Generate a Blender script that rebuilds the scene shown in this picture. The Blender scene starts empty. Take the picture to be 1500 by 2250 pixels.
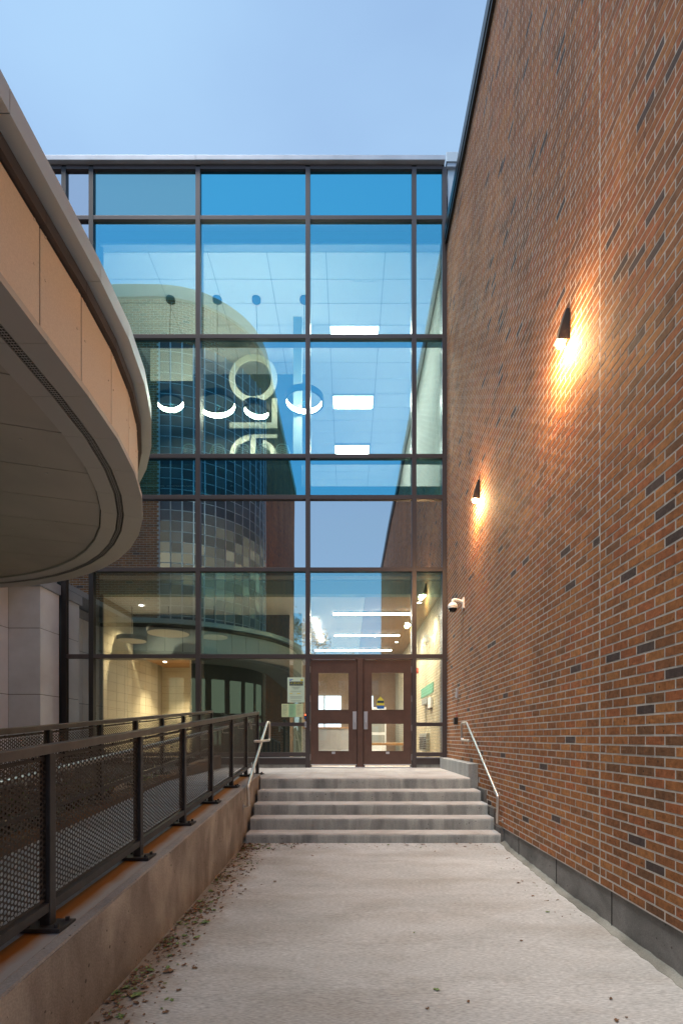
import bpy, bmesh, math, random
import numpy as np
from mathutils import Vector, Matrix
random.seed(7); RNG = np.random.default_rng(7)
S = bpy.context.scene
COL = S.collection
F = 1107.0; VX = 765.0; VY = 1621.5; EYE = 1.4
PI = math.pi

# ------------------------------------------------------------------ camera, sky, sun, exposure
cd = bpy.data.cameras.new('camera'); cam = bpy.data.objects.new('camera', cd); COL.objects.link(cam)
cam.location = (0, 0, EYE); cam.rotation_euler = (PI/2, 0, 0)
cd.sensor_fit = 'HORIZONTAL'; cd.sensor_width = 36; cd.lens = 36*F/1500
cd.shift_x = -(VX-750)/1500; cd.shift_y = (VY-1125)/1500
cd.clip_start = 0.05; cd.clip_end = 2000
S.camera = cam
W = bpy.data.worlds.new('World'); S.world = W; W.use_nodes = True
wn = W.node_tree; wn.nodes.clear()
wo = wn.nodes.new('ShaderNodeOutputWorld'); wb = wn.nodes.new('ShaderNodeBackground')
sk = wn.nodes.new('ShaderNodeTexSky'); sk.sky_type = 'NISHITA'; sk.sun_disc = False
SUN_EL, SUN_AZ = math.radians(70), math.radians(228)
sk.sun_elevation = SUN_EL; sk.sun_rotation = SUN_AZ; sk.air_density = 1.1; sk.dust_density = 0.6; sk.ozone_density = 1.4
tc = wn.nodes.new('ShaderNodeTexCoord'); mp = wn.nodes.new('ShaderNodeMapping'); mp.inputs['Scale'].default_value = (0.7, 1.0, 2.0)
nz = wn.nodes.new('ShaderNodeTexNoise'); nz.inputs['Scale'].default_value = 2.2; nz.inputs['Detail'].default_value = 5; nz.inputs['Roughness'].default_value = .45
rp = wn.nodes.new('ShaderNodeMapRange'); rp.inputs[1].default_value = .30; rp.inputs[2].default_value = .72; rp.inputs[3].default_value = .25; rp.inputs[4].default_value = .8
mx = wn.nodes.new('ShaderNodeMix'); mx.data_type = 'RGBA'
mx.inputs[7].default_value = (2.25, 3.5, 4.9, 1)
L = wn.links.new
L(tc.outputs['Generated'], mp.inputs[0]); L(mp.outputs[0], nz.inputs[0]); L(nz.outputs[0], rp.inputs[0]); L(rp.outputs[0], mx.inputs[0])
L(sk.outputs[0], mx.inputs[6]); L(mx.outputs[2], wb.inputs[0]); L(wb.outputs[0], wo.inputs[0])
wb.inputs[1].default_value = 0.088
sd = bpy.data.lights.new('sun', 'SUN'); sun = bpy.data.objects.new('sun', sd); COL.objects.link(sun)
sd.energy = 1.5; sd.angle = math.radians(22); sd.color = (1, .96, .90)
sdir = Vector((math.sin(SUN_AZ)*math.cos(SUN_EL), math.cos(SUN_AZ)*math.cos(SUN_EL), math.sin(SUN_EL)))
sun.rotation_euler = sdir.to_track_quat('Z', 'Y').to_euler()
S.view_settings.view_transform = 'Standard'; S.view_settings.look = 'None'
S.view_settings.gamma = 1; S.view_settings.use_curve_mapping = False
S.view_settings.exposure = 1.25
S.render.engine = 'CYCLES'
S.cycles.max_bounces = 10; S.cycles.transparent_max_bounces = 16; S.cycles.glossy_bounces = 5
S.cycles.sample_clamp_indirect = 4

# ------------------------------------------------------------------ materials
def newmat(name):
    m = bpy.data.materials.new(name); m.use_nodes = True
    nt = m.node_tree; nt.nodes.clear()
    out = nt.nodes.new('ShaderNodeOutputMaterial')
    return m, nt, out
def N(nt, t, **kw):
    n = nt.nodes.new(t)
    for k, v in kw.items(): setattr(n, k, v)
    return n
def plain(name, col, rough=.6, metal=0, bump=0, bscale=60, var=0.0, vscale=3, col2=None, spec=.5):
    m, nt, out = newmat(name)
    b = N(nt, 'ShaderNodeBsdfPrincipled'); nt.links.new(b.outputs[0], out.inputs[0])
    b.inputs['Roughness'].default_value = rough; b.inputs['Metallic'].default_value = metal
    b.inputs['Specular IOR Level'].default_value = spec
    g = N(nt, 'ShaderNodeNewGeometry')
    if var or col2:
        n = N(nt, 'ShaderNodeTexNoise'); n.inputs['Scale'].default_value = vscale; n.inputs['Detail'].default_value = 6; n.inputs['Roughness'].default_value = .6
        nt.links.new(g.outputs['Position'], n.inputs['Vector'])
        r = N(nt, 'ShaderNodeValToRGB')
        c2 = col2 or tuple(c*(1-var) for c in col); c1 = col if col2 else tuple(min(1, c*(1+var)) for c in col)
        r.color_ramp.elements[0].position = .35; r.color_ramp.elements[1].position = .65
        r.color_ramp.elements[0].color = (*c2, 1); r.color_ramp.elements[1].color = (*c1, 1)
        nt.links.new(n.outputs[0], r.inputs[0]); nt.links.new(r.outputs[0], b.inputs['Base Color'])
    else:
        b.inputs['Base Color'].default_value = (*col, 1)
    if bump:
        n2 = N(nt, 'ShaderNodeTexNoise'); n2.inputs['Scale'].default_value = bscale; n2.inputs['Detail'].default_value = 4
        nt.links.new(g.outputs['Position'], n2.inputs['Vector'])
        bp = N(nt, 'ShaderNodeBump'); bp.inputs['Distance'].default_value = bump; bp.inputs['Strength'].default_value = .8
        nt.links.new(n2.outputs[0], bp.inputs['Height']); nt.links.new(bp.outputs[0], b.inputs['Normal'])
    return m
def emit(name, col, s):
    m, nt, out = newmat(name); e = N(nt, 'ShaderNodeEmission'); e.inputs[0].default_value = (*col, 1); e.inputs[1].default_value = s
    nt.links.new(e.outputs[0], out.inputs[0]); return m
def concrete(name, light, dark, stain, streak=(1, 1, 1), pits=True, stain_amt=.5, broom=False, rough=.85, fine_amt=.13):
    m, nt, out = newmat(name); lk = nt.links.new
    b = N(nt, 'ShaderNodeBsdfPrincipled'); lk(b.outputs[0], out.inputs[0]); b.inputs['Roughness'].default_value = rough
    b.inputs['Specular IOR Level'].default_value = .3
    g = N(nt, 'ShaderNodeNewGeometry'); mpn = N(nt, 'ShaderNodeMapping'); mpn.inputs['Scale'].default_value = streak
    lk(g.outputs['Position'], mpn.inputs[0])
    n1 = N(nt, 'ShaderNodeTexNoise'); n1.inputs['Scale'].default_value = 1.6; n1.inputs['Detail'].default_value = 8; n1.inputs['Roughness'].default_value = .62; n1.inputs['Distortion'].default_value = .6
    lk(mpn.outputs[0], n1.inputs['Vector'])
    r1 = N(nt, 'ShaderNodeValToRGB'); r1.color_ramp.elements[0].position = .36; r1.color_ramp.elements[1].position = .62
    r1.color_ramp.elements[0].color = (*dark, 1); r1.color_ramp.elements[1].color = (*light, 1)
    lk(n1.outputs[0], r1.inputs[0])
    n2 = N(nt, 'ShaderNodeTexNoise'); n2.inputs['Scale'].default_value = 2.3; n2.inputs['Detail'].default_value = 5
    mp2 = N(nt, 'ShaderNodeMapping'); mp2.inputs['Location'].default_value = (5, 3, 1); mp2.inputs['Scale'].default_value = streak
    lk(g.outputs['Position'], mp2.inputs[0]); lk(mp2.outputs[0], n2.inputs['Vector'])
    mr = N(nt, 'ShaderNodeMapRange'); mr.inputs[1].default_value = .48; mr.inputs[2].default_value = .72; mr.inputs[4].default_value = stain_amt
    lk(n2.outputs[0], mr.inputs[0])
    m1 = N(nt, 'ShaderNodeMix'); m1.data_type = 'RGBA'; m1.inputs[7].default_value = (*stain, 1)
    lk(mr.outputs[0], m1.inputs[0]); lk(r1.outputs[0], m1.inputs[6])
    fine = N(nt, 'ShaderNodeTexNoise'); fine.inputs['Scale'].default_value = 130 if broom else 90; fine.inputs['Detail'].default_value = 3
    mp3 = N(nt, 'ShaderNodeMapping'); mp3.inputs['Scale'].default_value = (.25, 1.4, 1) if broom else (1, 1, 1)
    lk(g.outputs['Position'], mp3.inputs[0]); lk(mp3.outputs[0], fine.inputs['Vector'])
    fr = N(nt, 'ShaderNodeMapRange'); fr.inputs[1].default_value = .3; fr.inputs[2].default_value = .7; fr.inputs[3].default_value = 1-fine_amt; fr.inputs[4].default_value = 1+fine_amt*.8
    lk(fine.outputs[0], fr.inputs[0])
    m2 = N(nt, 'ShaderNodeMix'); m2.data_type = 'RGBA'; m2.blend_type = 'MULTIPLY'; m2.inputs[0].default_value = 1
    lk(m1.outputs[2], m2.inputs[6]); lk(fr.outputs[0], m2.inputs[7])
    last = m2.outputs[2]
    hgt = fine.outputs[0]
    if pits:
        v = N(nt, 'ShaderNodeTexVoronoi'); v.inputs['Scale'].default_value = 16; lk(g.outputs['Position'], v.inputs['Vector'])
        n5 = N(nt, 'ShaderNodeTexNoise'); n5.inputs['Scale'].default_value = 4; lk(g.outputs['Position'], n5.inputs['Vector'])
        sz = N(nt, 'ShaderNodeMapRange'); sz.inputs[1].default_value = .45; sz.inputs[2].default_value = .75; sz.inputs[3].default_value = 0.02; sz.inputs[4].default_value = .2
        lk(n5.outputs[0], sz.inputs[0])
        lt = N(nt, 'ShaderNodeMath', operation='LESS_THAN'); lk(v.outputs['Distance'], lt.inputs[0]); lk(sz.outputs[0], lt.inputs[1])
        m3 = N(nt, 'ShaderNodeMix'); m3.data_type = 'RGBA'; m3.inputs[7].default_value = (.06, .052, .045, 1)
        sc = N(nt, 'ShaderNodeMath', operation='MULTIPLY'); sc.inputs[1].default_value = .75; lk(lt.outputs[0], sc.inputs[0])
        lk(sc.outputs[0], m3.inputs[0]); lk(last, m3.inputs[6]); last = m3.outputs[2]
    lk(last, b.inputs['Base Color'])
    bp = N(nt, 'ShaderNodeBump'); bp.inputs['Distance'].default_value = .003; bp.inputs['Strength'].default_value = .7
    lk(hgt, bp.inputs['Height']); lk(bp.outputs[0], b.inputs['Normal'])
    return m
def brickmat(name, tint=(1, 1, 1), bump=.004, rough=.8):
    m, nt, out = newmat(name); lk = nt.links.new
    b = N(nt, 'ShaderNodeBsdfPrincipled'); lk(b.outputs[0], out.inputs[0]); b.inputs['Roughness'].default_value = rough
    b.inputs['Specular IOR Level'].default_value = .35
    a = N(nt, 'ShaderNodeAttribute'); a.attribute_name = 'tone'
    g = N(nt, 'ShaderNodeNewGeometry')
    n = N(nt, 'ShaderNodeTexNoise'); n.inputs['Scale'].default_value = 28; n.inputs['Detail'].default_value = 5; n.inputs['Roughness'].default_value = .65
    lk(g.outputs['Position'], n.inputs['Vector'])
    mr = N(nt, 'ShaderNodeMapRange'); mr.inputs[1].default_value = .3; mr.inputs[2].default_value = .7; mr.inputs[3].default_value = .62; mr.inputs[4].default_value = 1.32
    lk(n.outputs[0], mr.inputs[0])
    mu = N(nt, 'ShaderNodeMix'); mu.data_type = 'RGBA'; mu.blend_type = 'MULTIPLY'; mu.inputs[0].default_value = 1
    lk(a.outputs['Color'], mu.inputs[6]); lk(mr.outputs[0], mu.inputs[7])
    v = N(nt, 'ShaderNodeTexVoronoi'); v.inputs['Scale'].default_value = 13; lk(g.outputs['Position'], v.inputs['Vector'])
    lt = N(nt, 'ShaderNodeMapRange'); lt.inputs[1].default_value = .05; lt.inputs[2].default_value = .12; lt.inputs[3].default_value = .8; lt.inputs[4].default_value = 0
    lk(v.outputs['Distance'], lt.inputs[0])
    m3 = N(nt, 'ShaderNodeMix'); m3.data_type = 'RGBA'; m3.inputs[7].default_value = (.035, .018, .012, 1)
    lk(lt.outputs[0], m3.inputs[0]); lk(mu.outputs[2], m3.inputs[6])
    # weather: pale and dark patches across the wall
    w = N(nt, 'ShaderNodeTexNoise'); w.inputs['Scale'].default_value = 1.1; w.inputs['Detail'].default_value = 6; wm = N(nt, 'ShaderNodeMapping'); wm.inputs['Scale'].default_value = (1, 1, .35); lk(g.outputs['Position'], wm.inputs[0]); lk(wm.outputs[0], w.inputs['Vector'])
    wr = N(nt, 'ShaderNodeMapRange'); wr.inputs[1].default_value = .3; wr.inputs[2].default_value = .7; wr.inputs[3].default_value = .72; wr.inputs[4].default_value = 1.22; lk(w.outputs[0], wr.inputs[0])
    m4 = N(nt, 'ShaderNodeMix'); m4.data_type = 'RGBA'; m4.blend_type = 'MULTIPLY'; m4.inputs[0].default_value = 1
    lk(m3.outputs[2], m4.inputs[6]); lk(wr.outputs[0], m4.inputs[7])
    lk(m4.outputs[2], b.inputs['Base Color'])
    bp = N(nt, 'ShaderNodeBump'); bp.inputs['Distance'].default_value = bump; bp.inputs['Strength'].default_value = .9
    lk(n.outputs[0], bp.inputs['Height']); lk(bp.outputs[0], b.inputs['Normal'])
    return m
def glassmat(name, refl, fac, trans=(.8, .88, .8), wav=.0011, opaque=None):
    m, nt, out = newmat(name); lk = nt.links.new
    gl = N(nt, 'ShaderNodeBsdfGlossy'); gl.inputs['Roughness'].default_value = 0.0; gl.inputs[0].default_value = (*refl, 1)
    if opaque:
        tr = N(nt, 'ShaderNodeBsdfDiffuse'); tr.inputs[0].default_value = (*opaque, 1)
    else:
        tr = N(nt, 'ShaderNodeBsdfTransparent'); tr.inputs[0].default_value = (*trans, 1)
    mixn = N(nt, 'ShaderNodeMixShader')
    fr0 = N(nt, 'ShaderNodeLayerWeight'); fr0.inputs['Blend'].default_value = .5
    fr = N(nt, 'ShaderNodeMath', operation='POWER'); fr.inputs[1].default_value = 4.5; lk(fr0.outputs['Facing'], fr.inputs[0])
    mr = N(nt, 'ShaderNodeMapRange'); mr.inputs[1].default_value = 0; mr.inputs[2].default_value = 1; mr.inputs[3].default_value = fac; mr.inputs[4].default_value = 1
    lk(fr.outputs[0], mr.inputs[0]); lk(mr.outputs[0], mixn.inputs[0])
    lk(tr.outputs[0], mixn.inputs[1]); lk(gl.outputs[0], mixn.inputs[2]); lk(mixn.outputs[0], out.inputs[0])
    g = N(nt, 'ShaderNodeNewGeometry'); n = N(nt, 'ShaderNodeTexNoise'); n.inputs['Scale'].default_value = .8; n.inputs['Detail'].default_value = 1
    lk(g.outputs['Position'], n.inputs['Vector'])
    bp = N(nt, 'ShaderNodeBump'); bp.inputs['Distance'].default_value = wav; bp.inputs['Strength'].default_value = 1
    lk(n.outputs[0], bp.inputs['Height']); lk(bp.outputs[0], gl.inputs['Normal'])
    return m
M = {}
M['brick'] = brickmat('red_brown_brick')
M['cream_brick'] = brickmat('cream_painted_brick', bump=.006, rough=.5)
M['mortar'] = plain('mortar', (.56, .52, .475), .9, bump=.002, var=.12, vscale=14)
M['cream_mortar'] = plain('cream_mortar', (.44, .40, .29), .8)
M['slab'] = concrete('pavement_concrete', (.54, .54, .53), (.44, .44, .43), (.31, .265, .22), streak=(.5, 1.3, 1), pits=False, stain_amt=.45, broom=True, fine_amt=.30)
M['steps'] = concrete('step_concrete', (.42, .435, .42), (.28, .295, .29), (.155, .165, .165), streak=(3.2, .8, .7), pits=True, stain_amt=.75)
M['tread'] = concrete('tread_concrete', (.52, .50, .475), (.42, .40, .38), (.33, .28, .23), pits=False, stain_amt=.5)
M['curb'] = concrete('brown_stained_concrete', (.37, .335, .305), (.22, .195, .18), (.54, .50, .46), streak=(1, 1.2, .7), pits=True, stain_amt=.9)
M['curbtop'] = concrete('curb_top_concrete', (.36, .34, .32), (.26, .245, .235), (.42, .40, .38), pits=True, stain_amt=.5)
M['footing'] = concrete('dark_footing_concrete', (.25, .24, .23), (.14, .135, .13), (.09, .085, .08), streak=(1, 1, 1.5), pits=True, stain_amt=.6)
M['rust'] = plain('rust_stain', (.30, .125, .03), .9, var=.35, vscale=8)
M['bronze'] = plain('dark_bronze_aluminium', (.072, .060, .062), .38, .3, bump=.0003, bscale=300)
M['bronze_dark'] = plain('black_bronze', (.018, .016, .018), .45, .2)
M['door'] = plain('door_bronze', (.105, .06, .048), .42, .2, var=.12, vscale=5, bump=.0002, bscale=500)
M['railing'] = plain('charcoal_powder_coat', (.045, .043, .045), .42, .25, var=.25, vscale=9, bump=.0003, bscale=200)
M['railtop'] = plain('brown_grey_powder_coat', (.115, .105, .10), .38, .2, var=.2, vscale=7)
M['perf'] = plain('perforated_sheet', (.045, .038, .034), .5, .3)
M['steel'] = plain('brushed_stainless', (.66, .62, .57), .38, .9, bump=.0002, bscale=400)
M['silver'] = plain('silver_metal', (.62, .63, .68), .35, .8)
M['coping'] = plain('grey_metal_coping', (.42, .46, .52), .4, .3, var=.12, vscale=1.5)
M['coping_dark'] = plain('black_brown_coping', (.022, .018, .017), .35, .3)
M['coping_pale'] = plain('pale_metal_cladding', (.52, .58, .62), .4, .4)
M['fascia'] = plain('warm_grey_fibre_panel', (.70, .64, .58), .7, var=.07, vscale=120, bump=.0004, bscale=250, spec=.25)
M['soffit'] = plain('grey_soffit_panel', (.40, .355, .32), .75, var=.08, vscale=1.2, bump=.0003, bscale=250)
M['trim'] = plain('taupe_soffit_trim', (.47, .44, .42), .5, .1)
M['black'] = plain('black', (.008, .008, .008), .7)
M['greypanel'] = plain('grey_cladding_panel', (.74, .77, .83), .6, var=.08, vscale=1.5, bump=.0003, bscale=200)
M['white'] = plain('white_paint', (.8, .8, .78), .5)
M['ceiling'] = plain('ceiling_tile', (.80, .80, .80), .9)
M['grid'] = plain('ceiling_grid', (.35, .37, .4), .6)
M['wall_in'] = plain('white_interior_wall', (.72, .72, .70), .8)
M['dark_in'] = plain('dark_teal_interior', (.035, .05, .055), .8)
M['floor_in'] = plain('lobby_floor', (.32, .27, .21), .35, var=.1)
M['wood'] = None
M['beige_block'] = plain('beige_glazed_block', (.62, .55, .40), .4, var=.05, vscale=2)
M['green_in'] = plain('grey_green_bulkhead', (.20, .26, .22), .7)
M['column'] = plain('pale_green_column', (.30, .37, .33), .6)
M['vision'] = glassmat('blue_coated_vision_glass', (.17, .68, .90), .62, trans=(.74, .93, .86))
M['vision_low'] = glassmat('lobby_vision_glass', (.42, .86, .98), .50, trans=(.95, .95, .85))
M['door_glass'] = glassmat('door_glass', (.8, .95, 1), .22, trans=(.95, .97, .93))
M['side_glass'] = glassmat('dark_sidelight_glass', (.62, .80, .82), .40, trans=(.93, .95, .88))
M['spandrel'] = glassmat('grey_spandrel_glass', (.78, .86, .90), .66, opaque=(.035, .035, .045))
M['spandrel_blue'] = glassmat('blue_spandrel_glass', (.13, .60, .80), .8, opaque=(.03, .10, .14))
M['spandrel_teal'] = glassmat('teal_spandrel_glass', (.30, .62, .68), .72, opaque=(.10, .17, .17))
M['clear'] = glassmat('clear_inner_face', (1, 1, 1), .04, trans=(1, 1, 1), wav=0)
M['glow'] = emit('white_luminaire', (1, .96, .90), 14)
M['ring'] = emit('warm_ring_luminaire', (1, .90, .72), 22)
M['lamp_hot'] = emit('warm_lamp_lens', (1, .62, .26), 120)
M['letter'] = plain('cream_wall_letters', (.85, .82, .70), .6)
M['soil'] = plain('soil_and_mulch', (.07, .045, .03), .95, bump=.03, bscale=25, var=.4, vscale=12)
M['leaf_green'] = plain('green_leaf', (.16, .24, .07), .6, var=.3, vscale=20)
M['leaf_brown'] = plain('brown_leaf', (.20, .11, .06), .8, var=.4, vscale=20)
M['paper'] = plain('pale_green_paper', (.55, .72, .60), .6)
M['paper2'] = plain('yellow_green_paper', (.58, .68, .42), .6)
M['navy'] = plain('navy_print', (.02, .05, .09), .6)
M['yellow'] = plain('yellow_print', (.65, .62, .08), .6)
M['blue'] = plain('blue_print', (.02, .14, .5), .5)
M['grey_print'] = plain('grey_print', (.2, .32, .28), .6)
M['green_sign'] = plain('green_sign', (.13, .38, .24), .5)
M['red'] = plain('red_plastic', (.5, .04, .02), .4)
M['grey_box'] = plain('grey_plastic', (.30, .31, .28), .5)
M['tan_band'] = plain('tan_parapet_metal', (.42, .38, .30), .5)
M['teal_tree'] = plain('dark_foliage', (.05, .075, .03), .7, var=.4, vscale=2)
M['bark'] = plain('bark', (.10, .07, .05), .9)
M['ground'] = concrete('ground_asphalt', (.20, .19, .18), (.15, .14, .135), (.11, .10, .09), pits=False)
def woodmat():
    m, nt, out = newmat('warm_wood_slats'); lk = nt.links.new
    b = N(nt, 'ShaderNodeBsdfPrincipled'); lk(b.outputs[0], out.inputs[0]); b.inputs['Roughness'].default_value = .5
    g = N(nt, 'ShaderNodeNewGeometry'); mpn = N(nt, 'ShaderNodeMapping'); mpn.inputs['Scale'].default_value = (1, 18, 18)
    lk(g.outputs['Position'], mpn.inputs[0]); n = N(nt, 'ShaderNodeTexNoise'); n.inputs['Scale'].default_value = 3; n.inputs['Detail'].default_value = 6
    lk(mpn.outputs[0], n.inputs['Vector']); r = N(nt, 'ShaderNodeValToRGB')
    r.color_ramp.elements[0].position = .3; r.color_ramp.elements[1].position = .7
    r.color_ramp.elements[0].color = (.30, .15, .055, 1); r.color_ramp.elements[1].color = (.52, .29, .12, 1)
    lk(n.outputs[0], r.inputs[0]); lk(r.outputs[0], b.inputs['Base Color']); return m
M['wood'] = woodmat()
def blockmat():
    """ribbed glass block: a tone per block, ribs horizontal or vertical in turn, as fine relief"""
    m, nt, out = newmat('ribbed_glass_block'); lk = nt.links.new
    b = N(nt, 'ShaderNodeBsdfPrincipled'); lk(b.outputs[0], out.inputs[0]); b.inputs['Roughness'].default_value = .12
    b.inputs['Specular IOR Level'].default_value = .9
    a = N(nt, 'ShaderNodeAttribute'); a.attribute_name = 'tone'; lk(a.outputs['Color'], b.inputs['Base Color'])
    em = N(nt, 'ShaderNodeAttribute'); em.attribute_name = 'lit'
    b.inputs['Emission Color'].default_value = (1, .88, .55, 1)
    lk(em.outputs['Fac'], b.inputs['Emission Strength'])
    uv = N(nt, 'ShaderNodeUVMap'); wv = N(nt, 'ShaderNodeTexWave'); wv.bands_direction = 'X'; wv.inputs['Scale'].default_value = 5
    lk(uv.outputs[0], wv.inputs['Vector']); bp = N(nt, 'ShaderNodeBump'); bp.inputs['Distance'].default_value = .02; bp.inputs['Strength'].default_value = 1
    lk(wv.outputs['Fac'], bp.inputs['Height']); lk(bp.outputs[0], b.inputs['Normal'])
    return m
M['gblock'] = blockmat()

# ------------------------------------------------------------------ mesh helpers
class MB:
    def __init__(s): s.v = []; s.f = []
    def box(s, x0, x1, y0, y1, z0, z1):
        b = len(s.v)
        s.v += [(x0,y0,z0),(x1,y0,z0),(x1,y1,z0),(x0,y1,z0),(x0,y0,z1),(x1,y0,z1),(x1,y1,z1),(x0,y1,z1)]
        s.f += [(b,b+3,b+2,b+1),(b+4,b+5,b+6,b+7),(b,b+1,b+5,b+4),(b+1,b+2,b+6,b+5),(b+2,b+3,b+7,b+6),(b+3,b,b+4,b+7)]
        return s
    def hexa(s, pts):
        b = len(s.v); s.v += [tuple(p) for p in pts]
        s.f += [(b,b+3,b+2,b+1),(b+4,b+5,b+6,b+7),(b,b+1,b+5,b+4),(b+1,b+2,b+6,b+5),(b+2,b+3,b+7,b+6),(b+3,b,b+4,b+7)]; return s
    def prism(s, poly, z0, z1):
        """poly: list of (x,y), counter-clockwise, extruded in z"""
        b = len(s.v); n = len(poly)
        s.v += [(x, y, z0) for x, y in poly] + [(x, y, z1) for x, y in poly]
        s.f.append(tuple(b+i for i in reversed(range(n)))); s.f.append(tuple(b+n+i for i in range(n)))
        for i in range(n): j = (i+1) % n; s.f.append((b+i, b+j, b+n+j, b+n+i))
        return s
    def tube(s, pts, r, n=10, caps=True, r2=None):
        pts = [Vector(p) for p in pts]; b0 = len(s.v); up = None
        for i, p in enumerate(pts):
            if i == 0: d = pts[1]-p
            elif i == len(pts)-1: d = p-pts[i-1]
            else: d = (pts[i+1]-p).normalized()+(p-pts[i-1]).normalized()
            d.normalize()
            if up is None:
                up = Vector((0, 0, 1)) if abs(d.z) < .9 else Vector((1, 0, 0))
            a = d.cross(up); a = a.normalized() if a.length > 1e-5 else Vector((1,0,0)); c = d.cross(a).normalized(); up = -c if False else up - d*up.dot(d)
            up = up.normalized() if up.length > 1e-4 else c
            rr = r if r2 is None else r+(r2-r)*i/(len(pts)-1)
            for k in range(n):
                t = 2*PI*k/n; s.v.append(tuple(p + (a*math.cos(t)+c*math.sin(t))*rr))
        for i in range(len(pts)-1):
            for k in range(n):
                q = b0+i*n; j = (k+1) % n
                s.f.append((q+k, q+j, q+n+j, q+n+k))
        if caps:
            s.f.append(tuple(b0+k for k in reversed(range(n)))); e = b0+(len(pts)-1)*n
            s.f.append(tuple(e+k for k in range(n)))
        return s
    def disc(s, c, r0, r1, z0, z1, n=40):
        """ring (annulus) between radii r0<r1 with height"""
        b = len(s.v)
        for k in range(n):
            t = 2*PI*k/n; cx, sx = math.cos(t), math.sin(t)
            s.v += [(c[0]+cx*r0, c[1]+sx*r0, z0), (c[0]+cx*r1, c[1]+sx*r1, z0), (c[0]+cx*r1, c[1]+sx*r1, z1), (c[0]+cx*r0, c[1]+sx*r0, z1)]
        for k in range(n):
            a = b+4*k; d = b+4*((k+1) % n)
            for i in range(4):
                j = (i+1) % 4; s.f.append((a+i, d+i, d+j, a+j))
        return s
    def mesh(s, name, mat=None, smooth=False):
        me = bpy.data.meshes.new(name); me.from_pydata(s.v, [], s.f); me.update()
        if mat: me.materials.append(M[mat] if isinstance(mat, str) else mat)
        if smooth:
            me.polygons.foreach_set('use_smooth', [True]*len(me.polygons))
        return me
def lathe(c, prof_, n=24):
    m = MB(); b = 0
    for (r, z) in prof_:
        for k in range(n): t = 2*PI*k/n; m.v.append((c[0]+r*math.cos(t), c[1]+r*math.sin(t), c[2]+z))
    for i in range(len(prof_)-1):
        for k in range(n): j = (k+1) % n; m.f.append((i*n+k, i*n+j, (i+1)*n+j, (i+1)*n+k))
    return m
def link(name, data, parent=None):
    o = bpy.data.objects.new(name, data); COL.objects.link(o)
    if parent: o.parent = parent
    return o
def obj(name, mb, mat, parent=None, smooth=False, bevel=0):
    me = mb.mesh(name, mat, smooth)
    bm = bmesh.new(); bm.from_mesh(me); bmesh.ops.recalc_face_normals(bm, faces=bm.faces[:])
    if bevel:
        bmesh.ops.bevel(bm, geom=[e for e in bm.edges], offset=bevel, segments=2, profile=.6, affect='EDGES', clamp_overlap=True)
    bm.to_mesh(me); bm.free()
    if not smooth: me.shade_flat()
    if smooth and hasattr(me, 'set_sharp_from_angle'): me.set_sharp_from_angle(angle=math.radians(40))
    o = link(name, me, parent)
    if name in SMALL: o['kind'] = 'stuff'
    return o
SMALL = {'anchor_bolts', 'bolt_heads', 'clip_angle', 'vent_slots', 'rivets', 'soffit_rivets', 'screws', 'printed_lines', 'yellow_marks', 'slots', 'branches', 'backrest', 'stems', 'form_joint', 'lettering', 'glazing_bead', 'logo'}
def tag(o, label, cat, group=None, kind=None):
    if label: o['label'] = label
    if cat: o['category'] = cat
    if group: o['group'] = group
    if kind: o['kind'] = kind
    return o
def thing(name, label, cat, loc=(0, 0, 0), group=None):
    o = bpy.data.objects.new(name, None); COL.objects.link(o); o.empty_display_size = .1
    o.location = loc; return tag(o, label, cat, group)
def struct(name, mb, mat):
    o = obj(name, mb, mat); o['kind'] = 'structure'; return o
def copy_tree(o, parent=None):
    c = o.copy(); COL.objects.link(c); c.parent = parent
    for ch in list(o.children): copy_tree(ch, c)
    return c
def keep(o, parent):      # parent a world-space mesh to a thing standing elsewhere
    o.parent = parent; o.matrix_parent_inverse = Matrix.Translation(parent.location).inverted(); return o
def px(x, y, Y):           # photo pixel on the plane at depth Y
    return ((x-VX)*Y/F, Y, EYE+(VY-y)*Y/F)
def slopez(y, z0, y0, s): return z0+(y-y0)*s

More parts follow.
